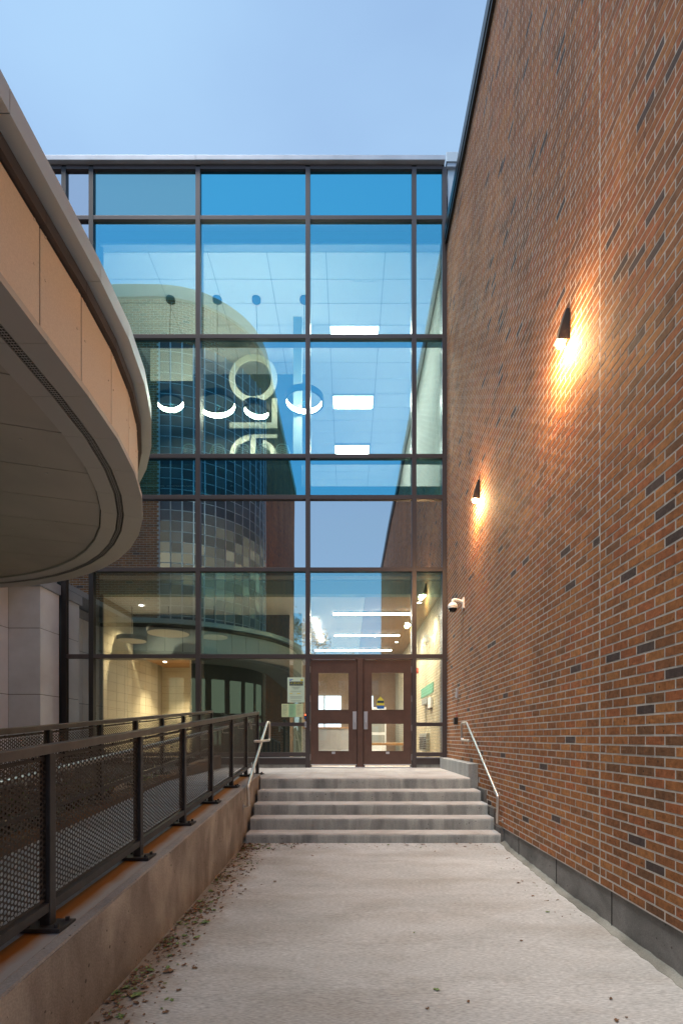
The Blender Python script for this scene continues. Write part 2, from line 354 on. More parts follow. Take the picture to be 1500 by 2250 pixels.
# bricks as one mesh from arrays
def boxes_mesh(name, C, T, Nn, half, tones, mat, lits=None):
    """C centres (n,3); T tangents (n,3); Nn outward normals (n,3); half (n,3) half sizes along T,N,up"""
    n = len(C); U = np.tile(np.array([[0, 0, 1.]]), (n, 1))
    t = T*half[:, 0:1]; m = Nn*half[:, 1:2]; u = U*half[:, 2:3]
    V = np.stack([C-t-m-u, C+t-m-u, C+t+m-u, C-t+m-u, C-t-m+u, C+t-m+u, C+t+m+u, C-t+m+u], 1).reshape(-1, 3)
    base = (np.arange(n)*8)[:, None, None]
    fq = np.array([[2, 3, 7, 6], [3, 2, 1, 0], [4, 5, 6, 7], [1, 2, 6, 5], [3, 0, 4, 7]])[None]
    Fc = (fq+base).reshape(-1, 4)
    me = bpy.data.meshes.new(name); me.vertices.add(len(V)); me.vertices.foreach_set('co', V.ravel())
    me.loops.add(Fc.size); me.loops.foreach_set('vertex_index', Fc.ravel().astype(np.int32))
    me.polygons.add(len(Fc)); me.polygons.foreach_set('loop_start', (np.arange(len(Fc))*4).astype(np.int32))
    me.update(calc_edges=True); me.validate(); me.shade_flat()
    at = me.attributes.new('tone', 'FLOAT_COLOR', 'POINT')
    colr = np.concatenate([tones, np.ones((n, 1))], 1)
    at.data.foreach_set('color', np.repeat(colr, 8, axis=0).ravel().astype(np.float32))
    if lits is not None:
        la = me.attributes.new('lit', 'FLOAT', 'POINT'); la.data.foreach_set('value', np.repeat(lits, 8).astype(np.float32))
        uvl = me.uv_layers.new(name='UVMap'); uv = np.zeros((n, 5, 4, 2))
        q = np.array([[0, 0], [1, 0], [1, 1], [0, 1]], float)
        for i in range(n):
            uv[i, :] = q if RNG.random() < .5 else q[:, ::-1]
        uvl.data.foreach_set('uv', uv.ravel())
    me.materials.append(M[mat]); return me
def brick_tones(n):
    pal = np.array([[.37, .165, .065], [.34, .145, .058], [.29, .125, .055], [.23, .108, .055], [.40, .19, .075], [.35, .13, .06], [.18, .10, .06], [.065, .05, .052]])
    pr = np.array([.2, .22, .2, .12, .1, .1, .04, .018]); pr /= pr.sum()
    t = pal[RNG.choice(len(pal), n, p=pr)]*RNG.uniform(.92, 1.08, (n, 1)); mean = np.array([[.315, .14, .06]]); return np.where(t[:, :1] < .1, t*1.3, t*.8+mean*.2)*np.array([[1.03, .93, .80]])
def cream_tones(n):
    return np.array([[.66, .58, .40]])*RNG.uniform(.93, 1.05, (n, 1))
BL, BH, MJ = .2032, .0677, .0132
def wall_bricks(path, z0, z1, skip=None, tones=brick_tones, proud=.005, jitter=.0007, cuts=()):
    """path: function s->(x,y,tx,ty,nx,ny); from s=path.len0 to len1; returns arrays"""
    fn, s0, s1 = path
    C = []; T = []; NN = []; H = []; K = 0
    z = z0
    while z+BH <= z1+.001:
        off = 0 if K % 2 == 0 else BL/2
        edges = [s0-off+i*BL for i in range(int((s1-s0+off)/BL)+2)]
        segs = []
        for a in edges:
            b = a+BL; a2, b2 = max(a, s0), min(b, s1)
            if b2-a2 < .03: continue
            pieces = [(a2, b2)]
            for c in cuts:
                np_ = []
                for (p, q) in pieces:
                    if p < c < q: np_ += [(p, c), (c, q)]
                    else: np_.append((p, q))
                pieces = np_
            segs += [p for p in pieces if p[1]-p[0] > .025]
        for a, b in segs:
            sm = (a+b)/2
            if skip and skip(sm, z+BH/2): continue
            x, y, tx, ty, nx, ny = fn(sm)
            pr = proud+random.uniform(-jitter, jitter)
            C.append((x+nx*(pr-.02), y+ny*(pr-.02), z+BH/2)); T.append((tx, ty, 0)); NN.append((nx, ny, 0))
            H.append(((b-a-MJ)/2, .02, (BH-MJ)/2+random.uniform(-.0007, .0007)))
        z += BH; K += 1
    C, T, NN, H = map(lambda a: np.array(a, float), (C, T, NN, H))
    return C, T, NN, H, tones(len(C))

# ------------------------------------------------------------------ ground
g = MB(); g.box(-400, 400, -400, 400, -.6, -.36)
struct('ground', g, 'ground')
# paved slab between curb and wall, dipping away from the steps
prof = [(6.55, .082), (6.3, .075), (6.1, .042), (5.25, .013), (4.45, -.015), (3, -.033), (1.5, -.05), (-2, -.07), (-9.5, -.09)]
p = MB()
for (a, za), (b, zb) in zip(prof[:-1], prof[1:]):
    p.hexa([(-1.40, b, zb-.25), (1.99, b, zb-.25), (1.99, a, za-.25), (-1.40, a, za-.25), (-1.40, b, zb), (1.99, b, zb), (1.99, a, za), (-1.40, a, za)])
me = p.mesh('path', 'slab')
bm = bmesh.new(); bm.from_mesh(me); bmesh.ops.remove_doubles(bm, verts=bm.verts[:], dist=1e-4)
ff = [f for f in bm.faces if abs(f.normal.y) > .9 and -9.4 < f.calc_center_median().y < 6.5]
bmesh.ops.delete(bm, geom=ff, context='FACES_ONLY'); bmesh.ops.recalc_face_normals(bm, faces=bm.faces[:]); bm.to_mesh(me); bm.free()
o = link('path', me); o['kind'] = 'structure'
def gz(y):
    for (a, za), (b, zb) in zip(prof[:-1], prof[1:]):
        if b <= y <= a: return zb+(za-zb)*(y-b)/(a-b)
    return -.09
# street / yard behind the camera
def dirtmat():
    m = M['slab']; nt = m.node_tree; lk = nt.links.new
    b = [n for n in nt.nodes if n.type == 'BSDF_PRINCIPLED'][0]; src = b.inputs['Base Color'].links[0].from_socket
    g = N(nt, 'ShaderNodeNewGeometry'); sp = N(nt, 'ShaderNodeSeparateXYZ'); lk(g.outputs['Position'], sp.inputs[0])
    a = N(nt, 'ShaderNodeMapRange'); a.inputs[1].default_value = -1.33; a.inputs[2].default_value = -.75; a.inputs[3].default_value = .75; a.inputs[4].default_value = -.1; lk(sp.outputs[0], a.inputs[0])
    n = N(nt, 'ShaderNodeTexNoise'); n.inputs['Scale'].default_value = 4.5; n.inputs['Detail'].default_value = 8; n.inputs['Roughness'].default_value = .7; lk(g.outputs['Position'], n.inputs['Vector'])
    k = N(nt, 'ShaderNodeMath', operation='ADD'); lk(a.outputs[0], k.inputs[0]); lk(n.outputs[0], k.inputs[1])
    q = N(nt, 'ShaderNodeMapRange'); q.inputs[1].default_value = .68; q.inputs[2].default_value = 1.15; q.inputs[4].default_value = .8; lk(k.outputs[0], q.inputs[0])
    mm = N(nt, 'ShaderNodeMix'); mm.data_type = 'RGBA'; mm.inputs[7].default_value = (.24, .175, .12, 1)
    lk(q.outputs[0], mm.inputs[0]); lk(src, mm.inputs[6])
    v = N(nt, 'ShaderNodeTexVoronoi'); v.inputs['Scale'].default_value = 30; lk(g.outputs['Position'], v.inputs['Vector'])
    lt = N(nt, 'ShaderNodeMapRange'); lt.inputs[1].default_value = .05; lt.inputs[2].default_value = .11; lt.inputs[3].default_value = .55; lt.inputs[4].default_value = 0; lk(v.outputs['Distance'], lt.inputs[0])
    m5 = N(nt, 'ShaderNodeMix'); m5.data_type = 'RGBA'; m5.inputs[7].default_value = (.17, .14, .115, 1); lk(lt.outputs[0], m5.inputs[0]); lk(mm.outputs[2], m5.inputs[6])
    lk(m5.outputs[2], b.inputs['Base Color'])
M['ramp_slab'] = M['slab'].copy(); dirtmat()
struct('forecourt', MB().box(-60, 60, -60, -9.52, -.36, -.11), 'slab')

# ------------------------------------------------------------------ brick wall (right)
WX = 1.96
wall = thing('brick_wall', 'tall red brown brick wall rising along the right of the concrete path', 'wall', (WX, 5, 0))
def keepw(o): return keep(o, wall)
WTOP = 11.25; WY0, WY1 = -9.7, 9.97; Z0 = .265
def wpath(s): return (WX-.008, s, 0, -1, -1, 0)
def wskip(s, z):
    if s > 7.53 and z < Z0+9*BH: return True
    if s > 7.10 and z < Z0+6*BH: return True
    if s > 6.67 and z < Z0+3*BH: return True
    return False
C, T, NN, H, tn = wall_bricks((wpath, WY0, WY1), Z0, WTOP, wskip, cuts=(3.9,))
# projected size: the 300 largest in frame become parts of their own
ys = C[:, 1]; okm = ys > .5
u = np.where(okm, VX+F*(WX)/np.maximum(ys, .1), 1e9); v = VY-F*(C[:, 2]-EYE)/np.maximum(ys, .1)
inside = okm & (u < 1560) & (v > -20) & (v < 2270)
area = np.where(inside, (F*H[:, 0]*2*WX/ys**2)*(F*H[:, 2]*2/ys), 0)
idx = np.argsort(-area)[:300]; mask = np.zeros(len(C), bool); mask[idx] = True
me = boxes_mesh('bricks', C[~mask], T[~mask], NN[~mask], H[~mask], tn[~mask], 'brick')
o = keepw(link('bricks', me)); o['kind'] = 'stuff'
VAR = []
for k in range(16):
    t1 = brick_tones(1)
    VAR.append(boxes_mesh('brick', np.zeros((1, 3)), np.array([[0, -1., 0]]), np.array([[-1., 0, 0]]), np.array([[1., 1, 1]]), t1, 'brick'))
for i in idx:
    o = link('brick', random.choice(VAR), wall); o.location = Vector(C[i])-wall.location
    o.scale = (H[i, 1], H[i, 0], H[i, 2])
mo = MB()
steps_y = [(WY0, 6.67, Z0), (6.67, 7.10, Z0+3*BH), (7.10, 7.53, Z0+6*BH), (7.53, WY1, Z0+9*BH)]
for a, b, z in steps_y: mo.box(WX-.0117, WX+.3, a, b, z-.004, WTOP)
keepw(obj('mortar_bed', mo, 'mortar'))
keepw(obj('control_joint', MB().box(WX-.006, WX+.01, 3.8935, 3.9065, Z0, WTOP), plain('joint_sealant', (.62, .62, .60), .7)))
ft = MB()
zz = [Z0]
ft.box(WX+.004, WX+.35, -9.7, 6.67, -.35, Z0-.006)
ft.box(WX-.038, WX+.003, 6.36, 6.67, -.35, Z0-.008); ft.box(WX-.038, WX+.35, 6.67, 7.10, -.35, Z0+3*BH-.006); ft.box(WX-.038, WX+.35, 7.10, 7.53, -.35, Z0+6*BH-.006); ft.box(WX+.004, WX+.35, 7.53, WY1, -.35, Z0+9*BH-.006)
keepw(obj('footing', ft, 'footing'))
jt = MB()
for y in (3.75, 4.75, 5.8, 6.45): jt.box(WX-.001, WX+.003, y, y+.006, -.08, Z0-.01)
keepw(obj('form_joint', jt, 'black'))
keepw(obj('coping', MB().box(WX-.075, WX+.4, WY0-.05, WY1-.05, WTOP-.03, WTOP+.19).box(WX-.06, WX+.4, WY0-.03, WY1-.06, WTOP-.12, WTOP-.03), 'coping_dark'))
# mortar fillet along the wall foot
fl = MB(); yy = -2.0; prev = None
while yy < 6.35:
    w = .055+random.uniform(-.010, .012); hh = .03+random.uniform(-.005, .006); zc = gz(yy)
    cur = [(WX+.005, yy, zc-.02), (WX+.005, yy, zc+hh), (WX+.005-w*.45, yy, zc+hh*.45), (WX+.005-w, yy, zc+.003), (WX+.005-w-.005, yy, zc-.02)]
    b = len(fl.v); fl.v += cur
    if prev is not None:
        for i in range(4): fl.f.append((prev+i, prev+i+1, b+i+1, b+i))
    prev = b; yy += .06
o = obj('mortar_fillet', fl, concrete('fillet_concrete', (.30, .30, .27), (.17, .17, .15), (.10, .10, .085), pits=False), smooth=True); keepw(o)

# wall end return (seen mirrored in the glass)
CE, TE, NE, HE, TO = wall_bricks((lambda s: (s, WY0+.008, 1, 0, 0, -1), WX, WX+8), Z0, WTOP)
rt = MB().box(WX+.31, WX+8, WY0, WY0+.3, -.3, WTOP); 
keepw(obj('return_wall', rt, 'mortar')); o = keepw(link('return_bricks', boxes_mesh('return_bricks', CE, TE, NE, HE, TO, 'brick'))); o['kind'] = 'stuff'

# ------------------------------------------------------------------ steps and landing
st = thing('concrete_stairs', 'five grey concrete steps with worn nosings leading up to the bronze doors', 'stairs', (0.28, 7, 0))
TZ = [.806, .646, .497, .348, .193]; FY = [7.45, 7.15, 6.87, 6.60, 6.33]; XR = [1.80, 1.88, 1.90, 1.91, 1.915]
def rough_step(x0, x1, y0, y1, z0, z1, mat_face, mat_top):
    """step block with an uneven, rounded nosing"""
    nx_ = 60; prof_ = [(0, 0), (.0, .35), (.0, .8), (.004, .93), (.016, 1.0)]
    v = []; f = []; hgt = z1-z0
    for i in range(nx_+1):
        x = x0+(x1-x0)*i/nx_; j = random.uniform(-.003, .003)
        for k, (dy, t) in enumerate(prof_):
            z = z0+hgt*t
            v.append((x, y0+dy+(j if k < 4 else 0)+random.uniform(-.0015, .0015), z if k == 0 else z+(random.uniform(-.002, .002) if k > 2 else 0)))
        v.append((x, y1, z1+.0))
    m = 6
    for i in range(nx_):
        for k in range(m-1):
            f.append((i*m+k, (i+1)*m+k, (i+1)*m+k+1, i*m+k+1))
    b = MB(); b.v = v; b.f = f
    # side faces
    b.f.append(tuple(range(0, m))+()) if False else None
    n0 = len(v); b.v += [(x0, y1, z0), (x1, y1, z0)]
    b.f.append(tuple([n0]+[k for k in range(m-1, -1, -1)])); b.f.append(tuple([n0+1]+[nx_*m+k for k in range(m)]))
    me = b.mesh('step', mat_face); me.materials.append(M[mat_top])
    bm = bmesh.new(); bm.from_mesh(me); bmesh.ops.recalc_face_normals(bm, faces=bm.faces[:]); 
    bm.faces.ensure_lookup_table()
    for fc in bm.faces:
        if fc.normal.z > .5: fc.material_index = 1
        elif fc.normal.z < -.5: fc.normal_flip(); fc.material_index = 1
        if fc.normal.y > .5: fc.normal_flip()
        fc.smooth = True
    bm.to_mesh(me); bm.free(); me.set_sharp_from_angle(angle=math.radians(50)); return me
for i in range(5):
    yb = 10.05 if i == 0 else FY[i-1]+.08
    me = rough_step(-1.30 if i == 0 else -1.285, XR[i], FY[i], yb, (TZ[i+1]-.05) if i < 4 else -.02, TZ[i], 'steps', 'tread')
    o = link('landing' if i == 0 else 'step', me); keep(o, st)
keep(obj('landing_extension', MB().box(-2.50, -1.622, 7.001, 10.05, .3, .803).box(-1.620, -1.302, 7.572, 10.05, .3, .803), 'tread'), st)
cb = thing('side_curb', 'short grey concrete curb block between the top landing and the brick wall', 'curb', (1.87, 8.7, .8))
keep(obj('block', MB().box(1.803, 1.952, 7.56, 9.93, .60, 1.01), concrete('pale_curb_concrete', (.42, .43, .42), (.31, .32, .31), (.24, .24, .24), streak=(2, 2, .5)), bevel=.008), cb)

# ------------------------------------------------------------------ ramp, its curbs
SL = .0786
def ctop(y): return .405+SL*(y-1.91)          # near curb top height
RC = thing('ramp_curb', 'brown stained concrete curb wall sloping up beside the ramp, left of the path', 'curb wall', (-1.45, 3, 0))
cb2 = MB(); ya, yb = -3.0, 7.57
cb2.hexa([(-1.62, ya, -.3), (-1.325, ya, -.3), (-1.325, yb, -.3), (-1.62, yb, -.3), (-1.62, ya, ctop(ya)-.006), (-1.325, ya, ctop(ya)-.006), (-1.325, yb, ctop(yb)-.006), (-1.62, yb, ctop(yb)-.006)])
keep(obj('wall', cb2, 'curb'), RC)
cbt = MB(); cbt.hexa([(-1.618, ya, ctop(ya)-.004), (-1.327, ya, ctop(ya)-.004), (-1.327, yb-.002, ctop(yb)-.004), (-1.618, yb-.002, ctop(yb)-.004), (-1.618, ya, ctop(ya)+.006), (-1.332, ya, ctop(ya)+.006), (-1.332, yb-.006, ctop(yb)+.006), (-1.618, yb-.006, ctop(yb)+.006)])
keep(obj('top', cbt, 'curbtop'), RC)
def rustmat():
    m, nt, out = newmat('rust_streak'); lk = nt.links.new
    b = N(nt, 'ShaderNodeBsdfPrincipled'); b.inputs['Roughness'].default_value = .9
    g = N(nt, 'ShaderNodeNewGeometry'); sp = N(nt, 'ShaderNodeSeparateXYZ'); lk(g.outputs['Position'], sp.inputs[0])
    n = N(nt, 'ShaderNodeTexNoise'); n.inputs['Scale'].default_value = 5; n.inputs['Detail'].default_value = 6; lk(g.outputs['Position'], n.inputs['Vector'])
    a = N(nt, 'ShaderNodeMapRange'); a.inputs[1].default_value = -1.50; a.inputs[2].default_value = -1.395; a.inputs[3].default_value = 1.2; a.inputs[4].default_value = -.35; lk(sp.outputs[0], a.inputs[0])
    ad = N(nt, 'ShaderNodeMath', operation='MULTIPLY_ADD'); ad.inputs[1].default_value = .9; lk(n.outputs[0], ad.inputs[0]); 
    sb = N(nt, 'ShaderNodeMath', operation='SUBTRACT'); sb.inputs[1].default_value = .4; lk(a.outputs[0], sb.inputs[0]); lk(sb.outputs[0], ad.inputs[2])
    ad.use_clamp = True
    mixc = N(nt, 'ShaderNodeMix'); mixc.data_type = 'RGBA'; mixc.inputs[6].default_value = (.36, .34, .32, 1); mixc.inputs[7].default_value = (.30, .12, .02, 1)
    lk(ad.outputs[0], mixc.inputs[0]); lk(mixc.outputs[2], b.inputs['Base Color']); lk(b.outputs[0], out.inputs[0]); return m
M['ruststreak'] = rustmat()
keep(obj('rust_streak', MB().hexa([(-1.56, ya, ctop(ya)+.004), (-1.385, ya, ctop(ya)+.004), (-1.385, 7.4, ctop(7.4)+.004), (-1.56, 7.4, ctop(7.4)+.004), (-1.56, ya, ctop(ya)+.009), (-1.385, ya, ctop(ya)+.009), (-1.385, 7.4, ctop(7.4)+.009), (-1.56, 7.4, ctop(7.4)+.009)]), 'ruststreak'), RC)
rm = MB(); rm.hexa([(-2.50, ya, -.3), (-1.622, ya, -.3), (-1.622, 7.0, -.3), (-2.50, 7.0, -.3), (-2.50, ya, ctop(ya)-.006), (-1.622, ya, ctop(ya)-.006), (-1.622, 7.0, .803), (-2.50, 7.0, .803)])
struct('ramp', rm, 'ramp_slab')
FC = thing('far_ramp_curb', 'dark rust stained concrete curb on the far side of the ramp, below the second railing', 'curb wall', (-2.45, 3, 0))
fcb = MB(); fcb.hexa([(-2.72, ya, -.3), (-2.502, ya, -.3), (-2.502, 9.9, -.3), (-2.72, 9.9, -.3), (-2.72, ya, ctop(ya)+.09), (-2.502, ya, ctop(ya)+.09), (-2.502, 9.9, ctop(9.9)+.02), (-2.72, 9.9, ctop(9.9)+.02)])
keep(obj('wall', fcb, concrete('dark_rusty_concrete', (.13, .09, .065), (.07, .05, .04), (.24, .11, .035), streak=(1, .6, 1), stain_amt=.8)), FC)
struct('planting_bed', MB().box(-6.2, -2.722, -3, 9.9, -.3, .52), 'soil')

# ------------------------------------------------------------------ railings with perforated panels
def perf_mesh(w, h, slope, name):
    """perforated sheet in the Y-Z plane, y 0..w, z 0..h, sheared by slope; round holes on a hex grid"""
    pv = .0267; ph = pv*math.sqrt(3)/2; r = .0088
    nc = int(w/ph); nr = int(h/pv)-1; mg_y = (w-nc*ph)/2
    n = 12; v = []; f = []
    hexr = pv/math.sqrt(3)
    hx = []
    for k in range(6):
        a = PI/3*k; b_ = PI/3*(k+1)
        p0 = (hexr*math.cos(a), hexr*math.sin(a)); p1 = (hexr*math.cos(b_), hexr*math.sin(b_))
        hx += [p0, ((p0[0]+p1[0])/2, (p0[1]+p1[1])/2)]
    ci = [(r*math.cos(2*PI*k/12), r*math.sin(2*PI*k/12)) for k in range(12)]
    for c in range(nc):
        for q in range(nr):
            cy = mg_y+(c+.5)*ph; cz = pv*(q+1)+(pv/2 if c % 2 else 0)
            b = len(v)
            for (a, d) in hx: v.append((0, cy+a, cz+d))
            for (a, d) in ci: v.append((0, cy+a, cz+d))
            for k in range(12):
                j = (k+1) % 12; f.append((b+k, b+j, b+12+j, b+12+k))
    # solid margin
    def quad(y0, y1, z0, z1):
        b = len(v); v.extend([(0.0005, y0, z0), (0.0005, y1, z0), (0.0005, y1, z1), (0.0005, y0, z1)]); f.append((b, b+1, b+2, b+3))
    quad(0, mg_y+.003, 0, h); quad(w-mg_y-.003, w, 0, h); quad(0, w, 0, pv*.55); quad(0, w, pv*(nr+.9), h)
    v2 = [(x, y, z+slope*y) for x, y, z in v]
    me = bpy.data.meshes.new(name); me.from_pydata(v2, [], f); me.update(); me.materials.append(M['perf']); return me
def railing(name, label, X, ysp, top0, base0, slope, tp=True):
    """top0/base0: world z at y=0 of rail top and curb top"""
    R = thing(name, label, 'railing', (X, ysp[0], base0+slope*ysp[0]))
    k = lambda o: keep(o, R)
    y0, y1 = ysp[0]-.028, ysp[-1]+.028
    def bar(nm, ya, yb, off0, off1, hw, mat='railing', bev=.004):
        m = MB(); zt = top0
        m.hexa([(X-hw, ya, zt+slope*ya+off0), (X+hw, ya, zt+slope*ya+off0), (X+hw, yb, zt+slope*yb+off0), (X-hw, yb, zt+slope*yb+off0),
                (X-hw, ya, zt+slope*ya+off1), (X+hw, ya, zt+slope*ya+off1), (X+hw, yb, zt+slope*yb+off1), (X-hw, yb, zt+slope*yb+off1)])
        return k(obj(nm, m, mat, bevel=bev))
    bar('top_rail', y0, y1, -.045, 0, .030, 'railtop')
    hgt = top0-base0
    bot = -(hgt-.13)
    pm = {}
    for a, b in zip(ysp[:-1], ysp[1:]):
        bar('bottom_rail', a+.026, b-.026, bot-.045, bot, .022)
        w = b-a-.052; key = round(w, 2)
        if key not in pm: pm[key] = perf_mesh(key, -bot-.045-.02, slope, 'perforated_panel')
        o = link('perforated_panel', pm[key]); ya_ = a+.026
        o.location = (X+.004, ya_+(w-key)/2, top0+bot+.01+slope*ya_); k(o)
        # clips: frame angle behind the sheet edges
        m = MB()
        for yy_ in (ya_+.006, b-.032): m.hexa([(X-.014, yy_, top0+slope*yy_+bot), (X-.002, yy_, top0+slope*yy_+bot), (X-.002, yy_+.008, top0+slope*yy_+bot), (X-.014, yy_+.008, top0+slope*yy_+bot),
                    (X-.014, yy_, top0+slope*yy_-.046), (X-.002, yy_, top0+slope*yy_-.046), (X-.002, yy_+.008, top0+slope*yy_-.046), (X-.014, yy_+.008, top0+slope*yy_-.046)])
        k(obj('clip_angle', m, 'railing'))
        m = MB(); nb = 5
        for yy_ in (ya_+.02, b-.046):
            for q in range(nb):
                zq = top0+slope*yy_+bot+(-bot-.06)*(q+.5)/nb
                m.tube([(X+.004, yy_, zq), (X+.013, yy_, zq)], .006, 6)
        for q in range(4):
            yy_ = a+(b-a)*(q+.5)/4; m.tube([(X+.004, yy_, top0+slope*yy_-.058), (X+.011, yy_, top0+slope*yy_-.058)], .007, 6)
        k(obj('bolt_heads', m, 'railing'))
    for y in ysp:
        zb = base0+slope*y; zb = .803 if (y > 7.57 and X > -2) else zb; m = MB().box(X-.026, X+.026, y-.026, y+.026, zb+.012, top0+slope*y-.047)
        k(obj('post', m, 'railing', bevel=.004))
        pl = k(obj('base_plate', MB().box(X-.10, X+.10, y-.075, y+.075, zb-.004, zb+.016), 'railing', bevel=.003))
        m = MB()
        for sx in (-.07, .07):
            for sy in (-.05, .05):
                m.tube([(X+sx, y+sy, zb+.014), (X+sx, y+sy, zb+.034)], .010, 6)
        nb_ = obj('anchor_bolts', m, 'railing'); k(nb_)
    return R
NY = [.55, 1.52, 2.50, 3.58, 4.54, 5.46, 6.42, 7.33, 8.25]
NEAR = railing('ramp_railing', 'near charcoal ramp railing with perforated metal panels standing on the brown curb', -1.49, NY, 1.372-.0817*2.5, .405-SL*1.91+.006, .0800)
FYs = [.80, 1.69, 2.58, 3.47, 4.37, 5.28, 6.16, 7.04, 7.95, 8.80, 9.56]
# rail top line of near: z = EYE - h ; h=.028 at 2.5 -> 1.372 ; slope .082
FAR = railing('ramp_railing', 'far charcoal railing behind the ramp, bordering the planting bed', -2.60, FYs, 1.176, .405-SL*1.91+.095, .0772)
# fix near railing heights (built at top0=1.576 -> correct offset below)
m = MB()
pts = [(-1.60, y, 1.372+.0817*(y-2.5)-.17) for y in (.2, 2, 4, 6, 8.1)]+[(-1.60, 8.25, 1.372+.0817*5.75-.19), (-1.60, 8.27, 1.372+.0817*5.75-.30)]
hr = thing('ramp_handrail', 'thin stainless handrail on brackets along the ramp side of the near railing', 'handrail', (-1.6, 3, 1.0))
keep(obj('rail', m.tube(pts, .019, 10), 'steel', smooth=True), hr)
for y in NY[1:]:
    z = 1.372+.0817*(y-2.5)-.17
    keep(obj('bracket', MB().tube([(-1.52, y, z-.06), (-1.60, y, z-.06), (-1.60, y, z-.015)], .006, 6), 'steel'), hr)

# ------------------------------------------------------------------ stair handrails
def smooth_path(pts, r=.05, n=5):
    out = [Vector(pts[0])]
    for i in range(1, len(pts)-1):
        p = Vector(pts[i]); a = (Vector(pts[i-1])-p); b = (Vector(pts[i+1])-p)
        ra = min(r, a.length/2.1); rb = min(r, b.length/2.1)
        A = p+a.normalized()*ra; B = p+b.normalized()*rb
        for k in range(n+1):
            t = k/n; out.append(A*(1-t)**2+p*2*t*(1-t)+B*t*t)
    out.append(Vector(pts[-1])); return out
def stair_rail(label, pts, br, wallx, mat='steel'):
    h = thing('stair_handrail', label, 'handrail', pts[0], 'stainless handrails of the stairs')
    keep(obj('rail', MB().tube(smooth_path(pts), .019, 14), mat, smooth=True), h)
    for (x, y, z) in br:
        s = 1 if wallx > x else -1
        keep(obj('bracket', MB().tube(smooth_path([(x, y, z-.018), (x, y, z-.07), (wallx-s*.01, y, z-.07)], .03), .007, 8).tube([(wallx-s*.008, y, z-.07), (wallx-s*.001, y, z-.07)], .03, 14), mat, smooth=True), h)
    return h
E = EYE
stair_rail('left bent stainless handrail of the steps, at the end of the near ramp railing',
           [(-1.26, 6.36, E-.86), (-1.26, 6.33, E-.62), (-1.26, 7.85, E+.245), (-1.26, 8.05, E+.25), (-1.26, 8.05, E-.04), (-1.26, 7.15, E-.05), (-1.33, 7.12, E-.05)],
           [(-1.26, 6.37, E-.80), (-1.26, 6.9, E-.30)], -1.325)
stair_rail('right bent stainless handrail of the steps, bracketed to the brick wall',
           [(1.88, 6.36, E-1.08), (1.88, 6.33, E-.74), (1.88, 8.02, E+.245), (1.88, 8.36, E+.245), (1.88, 8.36, E-.035), (1.88, 7.80, E-.05)],
           [(1.88, 6.5, E-.66), (1.88, 7.15, E-.26), (1.88, 7.85, E+.15), (1.88, 7.9, E-.045), (1.88, 6.36, E-.98)], WX-.012)

# ------------------------------------------------------------------ glass facade
FYP = 10.0   # glass plane front
fac = thing('glass_curtain_wall', 'tall blue glass curtain wall with dark bronze mullions above the entrance', 'glass facade', (-2, FYP, .8))
kf = lambda o: keep(o, fac)
colx = [-7.6, -5.62, -5.08, -2.97, -.80, 1.30, 1.90]
def zy(y): return EYE+(VY-y)*FYP/F
rows = [zy(1658), zy(1443), zy(1253), zy(1094.5), zy(1004.5), zy(742.5), zy(482.5), zy(372)]
MW = .045   # half mullion width
MD = .055   # protrusion
ZB, ZT = .86, rows[-1]
for i, x in enumerate(colx[1:]):
    zb = .806 if i in (3, 4) else ZB
    kf(obj('mullion', MB().box(x-MW, x+MW, FYP-MD, FYP+.20, zb, ZT), 'bronze' if i > 1 else 'bronze_dark', bevel=.002))
    # upper stretches left of the low roof are ordinary bronze
for j, z in enumerate(rows):
    for i in range(len(colx)-1):
        a = colx[i]+MW+.0005; b = colx[i+1]-MW-.0005
        if i == 0 and z < zy(1200): continue
        if j == 0 and i == 4: continue
        hh = .040
        kf(obj('transom', MB().box(a, b, FYP-MD+.004, FYP+.20, z-hh, z+hh), 'bronze', bevel=.002))
z_mid = zy(1592)
for i in (3, 5):
    kf(obj('transom', MB().box(colx[i]+MW+.0005, colx[i+1]-MW-.0005, FYP-MD+.004, FYP+.2, z_mid-.035, z_mid+.035), 'bronze', bevel=.002))
def pane(i, z0, z1, mat, rnd=True):
    a, b = colx[i]+MW-.01, colx[i+1]-MW+.01
    me = MB().box(a, b, 0, .024, z0+.03, z1-.03).mesh('pane', 'clear'); me.materials.append(M[mat])
    for p_ in me.polygons:
        if p_.normal.y < -.5 or p_.center.y < .001: p_.material_index = 1
    cx, cz = (a+b)/2, (z0+z1)/2
    o = link('pane', me)
    for vv in me.vertices: vv.co.x -= cx; vv.co.z -= cz
    o.location = (cx, FYP, cz)
    if rnd: o.rotation_euler = (math.radians(random.uniform(-.05, .05)), 0, math.radians(random.uniform(-.05, .05)))
    kf(o); return o
for i in range(6):
    for j in range(1, 7):
        z0, z1 = rows[j], rows[j+1]
        if i == 0 and z1 < zy(1100): continue
        if j == 6: mat = ['spandrel', 'spandrel', 'spandrel_teal', 'spandrel_blue', 'spandrel_blue', 'spandrel_blue'][i]
        elif j == 2: mat = 'spandrel'
        elif j == 1: mat = 'vision_low' if i > 2 else 'side_glass'
        else: mat = 'vision'
        if i == 1 and j != 6: mat = 'spandrel'
        if i == 0 and j == 5: mat = 'spandrel'
        if i == 1 and j == 1: mat = 'spandrel'
        pane(i, z0, z1, mat)
    if i in (1, 2): pane(i, rows[0], rows[1], 'spandrel' if i == 1 else 'door_glass')
    if i in (3, 5):
        m_ = 'side_glass' if i == 3 else 'door_glass'
        pane(i, rows[0], z_mid, m_); pane(i, z_mid, rows[1], m_)
